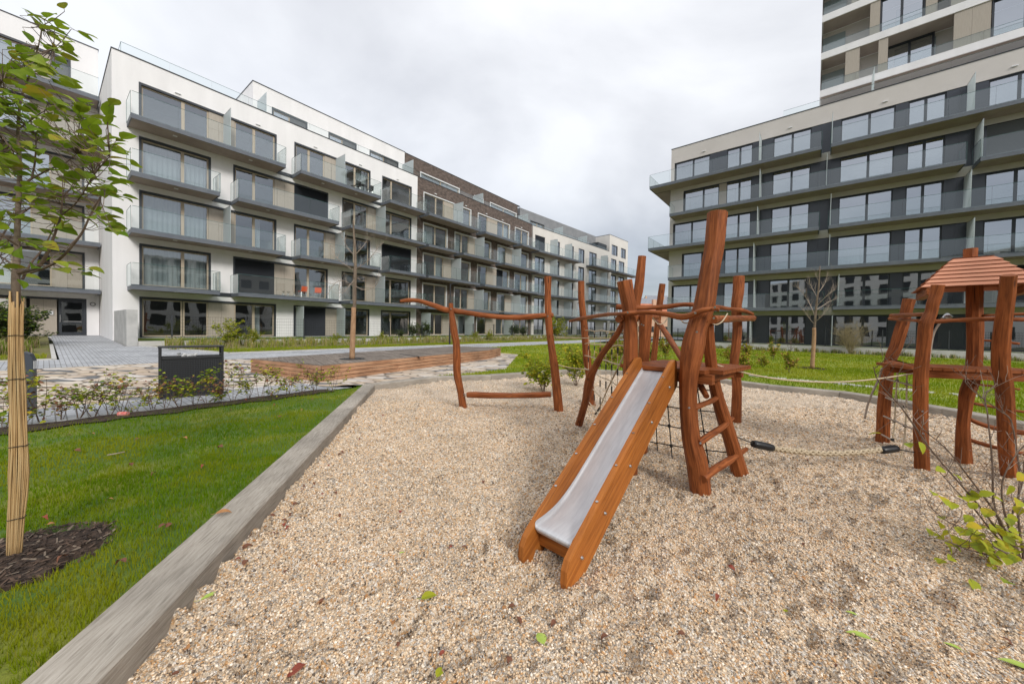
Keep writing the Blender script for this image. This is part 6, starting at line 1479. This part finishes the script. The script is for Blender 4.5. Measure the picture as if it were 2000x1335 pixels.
# foreground shrub at the right edge
fb = at_z(1992, 1092, 0.0); FSH = empty('hazel_shrub', (fb.x, fb.y, 0), 0, 'sprawling shrub with long bare twigs and yellow green leaves, at the right foreground edge', 'shrub')
BR = [[(1990,1098),(1930,1010),(1880,950),(1820,880),(1785,830),(1760,795),(1718,748),(1706,716)], [(1992,1095),(1950,1010),(1893,932),(1852,880),(1815,848),(1800,835)], [(1995,1100),(1945,1000),(1938,900),(1929,810),(1925,772),(1948,748)], [(2000,1095),(1988,1000),(1992,935),(1986,880),(1974,820),(1950,800),(1900,762),(1884,744)], [(1990,1090),(1962,1000),(1958,940),(1984,888),(2010,860)], [(1992,1096),(1930,1060),(1880,1035),(1840,1010),(1812,985)], [(1992,1096),(1940,1040),(1900,990),(1870,960),(1830,915)], [(1998,1096),(2020,990),(2035,900),(2030,820)], [(1992,1096),(1900,1075),(1860,1060),(1825,1050)], [(1996,1098),(1975,1020),(1995,950),(2000,900)]]
g = MB(); nodes = []; r = random.Random(31); lv = MB()
for i, b in enumerate(BR):
    Y0 = fb.y; dy = (-.25, -.05, .12, .15, .0, -.2, -.1, .1, -.25, 0)[i]; P = [at_Y(x, y, Y0+dy*j/(len(b)-1)) for j, (x, y) in enumerate(b)]; S = spline(P, 5); n = len(S)
    g.tube(S, [.0062*(1-.72*j/(n-1))+.0008 for j in range(n)], 5, cap=False); nodes += S[3:]
    for j in range(4, n-1, 2):
        grow(g, r, S[j], (S[j+1]-S[j-1]).normalized()+rdir(r, .35)*.9, r.uniform(.08, .26), .0022, 1, up=.2, k=2, mi=1 if r.random() < .4 else 0)
LV = [(1706,847),(1775,868),(1798,872),(1837,917),(1868,930),(1822,962),(1842,975),(1858,985),(1880,972),(1900,988),(1820,1040),(1835,1050),(1850,1040),(1868,1052),(1890,1035),(1905,1050),(1920,1062),(1940,1035),(1960,1040),(1975,1070),(1990,1040),(1960,1085),(1985,1105),(1950,975),(1970,955),(1925,965),(1995,930),(1935,1080),(1950,1060),(1915,1030),(1885,1062),(1975,1010),(2000,1060),(1965,1100),(1990,1125),(1945,1095),(1975,1090),(2010,1000),(1905,965),(1840,1010),(1893,1012),(1930,1000),(1988,980)]
LV += [(r.gauss(1930, 50), r.gauss(1060, 28)) for _ in range(60)]
for x, y in LV:
    Y = fb.y+r.gauss(-.1, .10); p = at_Y(x, y, Y); nd = min(nodes, key=lambda q: (q-p).length); d = Vector((r.gauss(-.5, .6), r.gauss(-.3, .5), r.gauss(-.15, .3))).normalized()
    g.tube([nd, p.lerp(nd, .4), p], [.0015, .0012, .001], 4, cap=False); L = r.uniform(.055, .088); leaf(lv, p-d*L*.4, d, (r.gauss(0, .5), r.gauss(-.5, .4), 1), L, L*r.uniform(.75, .9), 0 if r.random() < .85 else 1)
g.build('stems', [twig, twig_l], FSH, origin=FSH.location); lv.build('leaves', [leaf_y, leaf_h], FSH, origin=FSH.location)

# fallen leaves
def fallen(mats_i, L, W, seed, curl):
    g = MB(); r = random.Random(seed); leaf(g, (-L/2, 0, .006), (1, 0, .02), (0, 0, 1), L, W, 0, curl); 
    g.tube([(-L/2, 0, .006), (-L*.75, r.uniform(-.01, .01), .010)], .0012, 4)
    me = g.build('fallen_leaf', mats_i, mesh_only=True); return me
def drop(me, px, py, label, group, z=None, rz=0, tilt=(0, 0), k=1.0, on=None):
    if z is None: p = at_z(px, py, .005); z = gz(p.x, p.y)+.006
    else: p = at_z(px, py, z)
    o = bpy.data.objects.new('fallen_leaf', me); COL.objects.link(o); o.location = (p.x, p.y, z); o.rotation_euler = (tilt[0], tilt[1], rz); o.scale = (k, k, k)
    return tag(o, label, 'leaf', group)
ml = fallen(leaf_l, .085, .06, 1, .3); ml2 = fallen(leaf_l, .12, .045, 2, .2); mr_ = fallen(leaf_r, .085, .06, 3, .5); mo = fallen(leaf_o, .10, .045, 4, .8); my = fallen(leaf_y, .07, .05, 5, .4)
for a in ((ml2, 413, 1178, 'oval lime green leaf on the gravel close to the left sleeper', .9, .8), (my, 838, 1170, 'olive green leaf on the gravel left of the slide foot', .4, 1.3), (ml, 1056, 1248, 'lime green leaf on the gravel below the slide foot', 2.0, .9), (ml2, 1676, 1246, 'long pale lime leaf on the gravel at lower right', 2.7, .9), (ml2, 1985, 1300, 'long pale lime leaf at the bottom right corner', 2.5, 1.0), (ml2, 1860, 1260, 'small pale green leaf left of the bottom right corner', 2.4, .55), (my, 1535, 1196, 'tiny yellow leaf on the gravel at lower right', .2, .45), (ml2, 1662, 1207, 'small pale green leaf above the long lime leaf', 2.6, .45), (mr_, 578, 1322, 'dark red leaf at the bottom edge of the gravel', 1.0, 1.0), (ml2, 785, 1080, 'tiny pale green leaf on the gravel left of the slide', .5, .35), (my, 860, 1318, 'yellowish leaf at the bottom edge', 1.2, .8), (mo, 985, 1174, 'orange tan leaf left of the slide foot', 1.7, .55)):
    drop(a[0], a[1], a[2], a[3], 'leaves on the gravel', rz=a[4], k=a[5])
drop(mo, 437, 1001, 'curled tan leaf lying on the top of the nearest sleeper', 'leaves on the sleepers', z=.165, rz=.45, k=1.0, tilt=(.2, 0))
bm_ = [fallen(m, L, W, 10+i, c) for i, (m, L, W, c) in enumerate(((leaf_b, .06, .035, 1.6), (leaf_b, .05, .03, 2.2), (leaf_o, .05, .035, 1.2), (leaf_b, .075, .04, 1.8), (leaf_r, .055, .03, 2.0)))]
r = random.Random(14); n = 0
pts = [(1470,1100),(770,1222),(1010,1205),(655,1098),(620,1110),(1570,1062),(1590,1150),(1000,1170),(1330,1245),(715,1170),(625,1185),(465,1110),(480,1112),(365,1270),(340,1310),(250,1330),(655,965),(945,945),(1530,1000),(1840,1140),(1860,1195),(1620,1190),(1400,1170),(1180,1260),(880,1070),(905,1075),(630,970),(560,1120),(630,1180),(1700,1000),(1740,1110),(1080,1215),(1225,1010)]
for i in range(105):
    if i < len(pts): px, py = pts[i]
    elif i < 80:
        a = r.random(); px = 735-(735-480)*a+r.uniform(-5, 55); py = 765+(1060-765)*a+r.uniform(0, 30)
    else: px, py = r.uniform(500, 1980), r.uniform(790, 1320)
    p = at_z(px, py, 0)
    if not inside(p.x, p.y, PIT): continue
    drop(bm_[r.randrange(5)], px, py, 'small curled brown leaf lying on the gravel', 'brown leaves on the gravel', rz=r.uniform(0, 6), tilt=(r.uniform(-.5, .5), r.uniform(-.4, .4)), k=r.uniform(.45, .9))
lp_ = [(362,855),(320,1028),(255,907),(350,917),(395,910),(180,847),(135,850),(430,873),(500,770),(535,790),(215,975),(330,1025),(235,1098),(268,858),(480,780),(590,800),(610,780),(150,880),(300,925),(90,1010),(100,1023),(450,800),(545,815),(120,1090)]
for i, (px, py) in enumerate(lp_):
    drop(bm_[(i*3+2) % 5], px, py, 'small brown leaf lying on the left lawn', 'brown leaves on the lawn', z=.175, rz=i*1.3, tilt=(r.uniform(-.4, .4), r.uniform(-.3, .3)), k=r.uniform(.7, 1.1))
g = MB(); P = [at_z(210, 888, .17), at_z(228, 885, .18), at_z(243, 882, .175)]; g.tube(P, .006, 6); o = g.build('dry_twig', twig_l); tag(o, 'short pale dry twig lying on the left lawn', 'twig')
# ------------------------------------------------------------------ far houses and hill between the two rows
g = MB(); n = 40
P = [(x, 330+30*sin(x*.01), ) for x in range(0, 10)]
hx = [-150+i*20 for i in range(30)]; rowsh = []
for j in range(8):
    Y = 260+j*35; rowsh.append([(x, Y, -1+ (j/7)**1.2*38*(.75+.35*sin(x*.013+.6)) + 3*noise.noise(Vector((x*.02, Y*.02, 0)))) for x in hx])
for a, b in zip(rowsh, rowsh[1:]):
    for i in range(len(a)-1): g.face([a[i], a[i+1], b[i+1], b[i]])
hill = g.build('hillside', mat('far_hill', (.10, .12, .10), (.18, .18, .16), scale=.05, detail=8, rough=1), smooth=True); hill['kind'] = 'structure'
wallp = mat('house_wall_peach', (.58, .36, .24), (.62, .42, .30), scale=.3, rough=.9); walll = mat('house_wall_white', (.60, .60, .58), rough=.9); roofr = mat('red_roof_tile', (.42, .13, .06), (.52, .20, .11), scale=1.5, rough=.85); roofg = mat('grey_roof', (.20, .21, .24), (.27, .28, .31), scale=1, rough=.8)
def house(loc, rz, w, d, h, rh, wm, rm, label, win=3, group='houses far behind the play area'):
    r = empty('house', loc, rz, label, 'house', group)
    g = MB(); g.box(-w/2, w/2, -d/2, d/2, -3, h); g.face([(-w/2, -d/2, h), (-w/2, 0, h+rh), (-w/2, d/2, h)]); g.face([(w/2, -d/2, h), (w/2, d/2, h), (w/2, 0, h+rh)]); g.build('wall', wm, r)
    g = MB(); e = .5
    g.face([(-w/2-e, -d/2-e, h-.2), (w/2+e, -d/2-e, h-.2), (w/2+e, 0, h+rh+.1), (-w/2-e, 0, h+rh+.1)]); g.face([(w/2+e, d/2+e, h-.2), (-w/2-e, d/2+e, h-.2), (-w/2-e, 0, h+rh+.1), (w/2+e, 0, h+rh+.1)])
    rf = g.build('roof', rm, r); g = MB(); g.box(w*.2, w*.2+.9, -.6, .3, h+rh-1.5, h+rh+1.2); g.build('chimney', wallp, rf)
    for i in range(win):
        for z in [1.2+2.9*j for j in range(max(1, int(h//3)))]:
            s = -w/2+w*(i+.5)/win; g = MB(); g.box(s-.5, s+.5, -d/2-.06, -d/2+.05, z, z+1.4); g.build('window', blackp, r)
def far(px, Y, z=0): p = at_Y(px, 640, Y); return (p.x, p.y, z)
house(far(1257, 92), radians(8), 11, 9, 5.6, 2.8, wallp, roofr, 'peach house with an orange red roof, seen left of the leaning post tops')
house(far(1290, 100), radians(-5), 13, 9, 6.0, 2.6, wallp, roofr, 'wide peach house with red roof beside the right building corner')
house(far(1275, 190), radians(12), 26, 12, 13.5, 5, walll, roofg, 'long white house with grey roof high on the far hillside')
house(far(1248, 210), radians(-8), 16, 12, 15.5, 5, walll, roofg, 'white gabled house on the hillside, leftmost of the far ones')
house(far(1305, 230), radians(4), 30, 12, 19, 5, walll, roofg, 'long pale block on the hill crest beside the right building')

# ------------------------------------------------------------------ the court's other side, behind the photographer: seen mirrored in the windows
def court_block(loc, rz, w, d, h, label):
    r_ = empty('apartment_building', loc, rz, label, 'building')
    ops_ = [(x, x+2.1, .9+3.05*k, 2.9+3.05*k) for k in range(int(h//3.05)) for x in np.arange(-w/2+1.2, w/2-2.2, 3.6)]
    g = MB(); wall(g, -w/2, w/2, -.5, h, ops_); shell(g, -w/2, w/2, 0, d, -.5, h); g.build('wall', stucco_c, r_)
    for k in range(int(h//3.05)):
        g = MB()
        for a, b, c, e in ops_:
            if abs(c-.9-3.05*k) < .1: g.face([(a, .15, c), (a, .15, e), (b, .15, e), (b, .15, c)])
        g.build('window_row', blackp, r_)
court_block((-8, -32, .2), pi+.1, 70, 12, 15.5, 'cream block across the court, seen only as a reflection in the windows')
court_block((52, -14, .2), radians(-125), 46, 12, 15.5, 'cream block beyond the right edge, seen only as a reflection in windows')
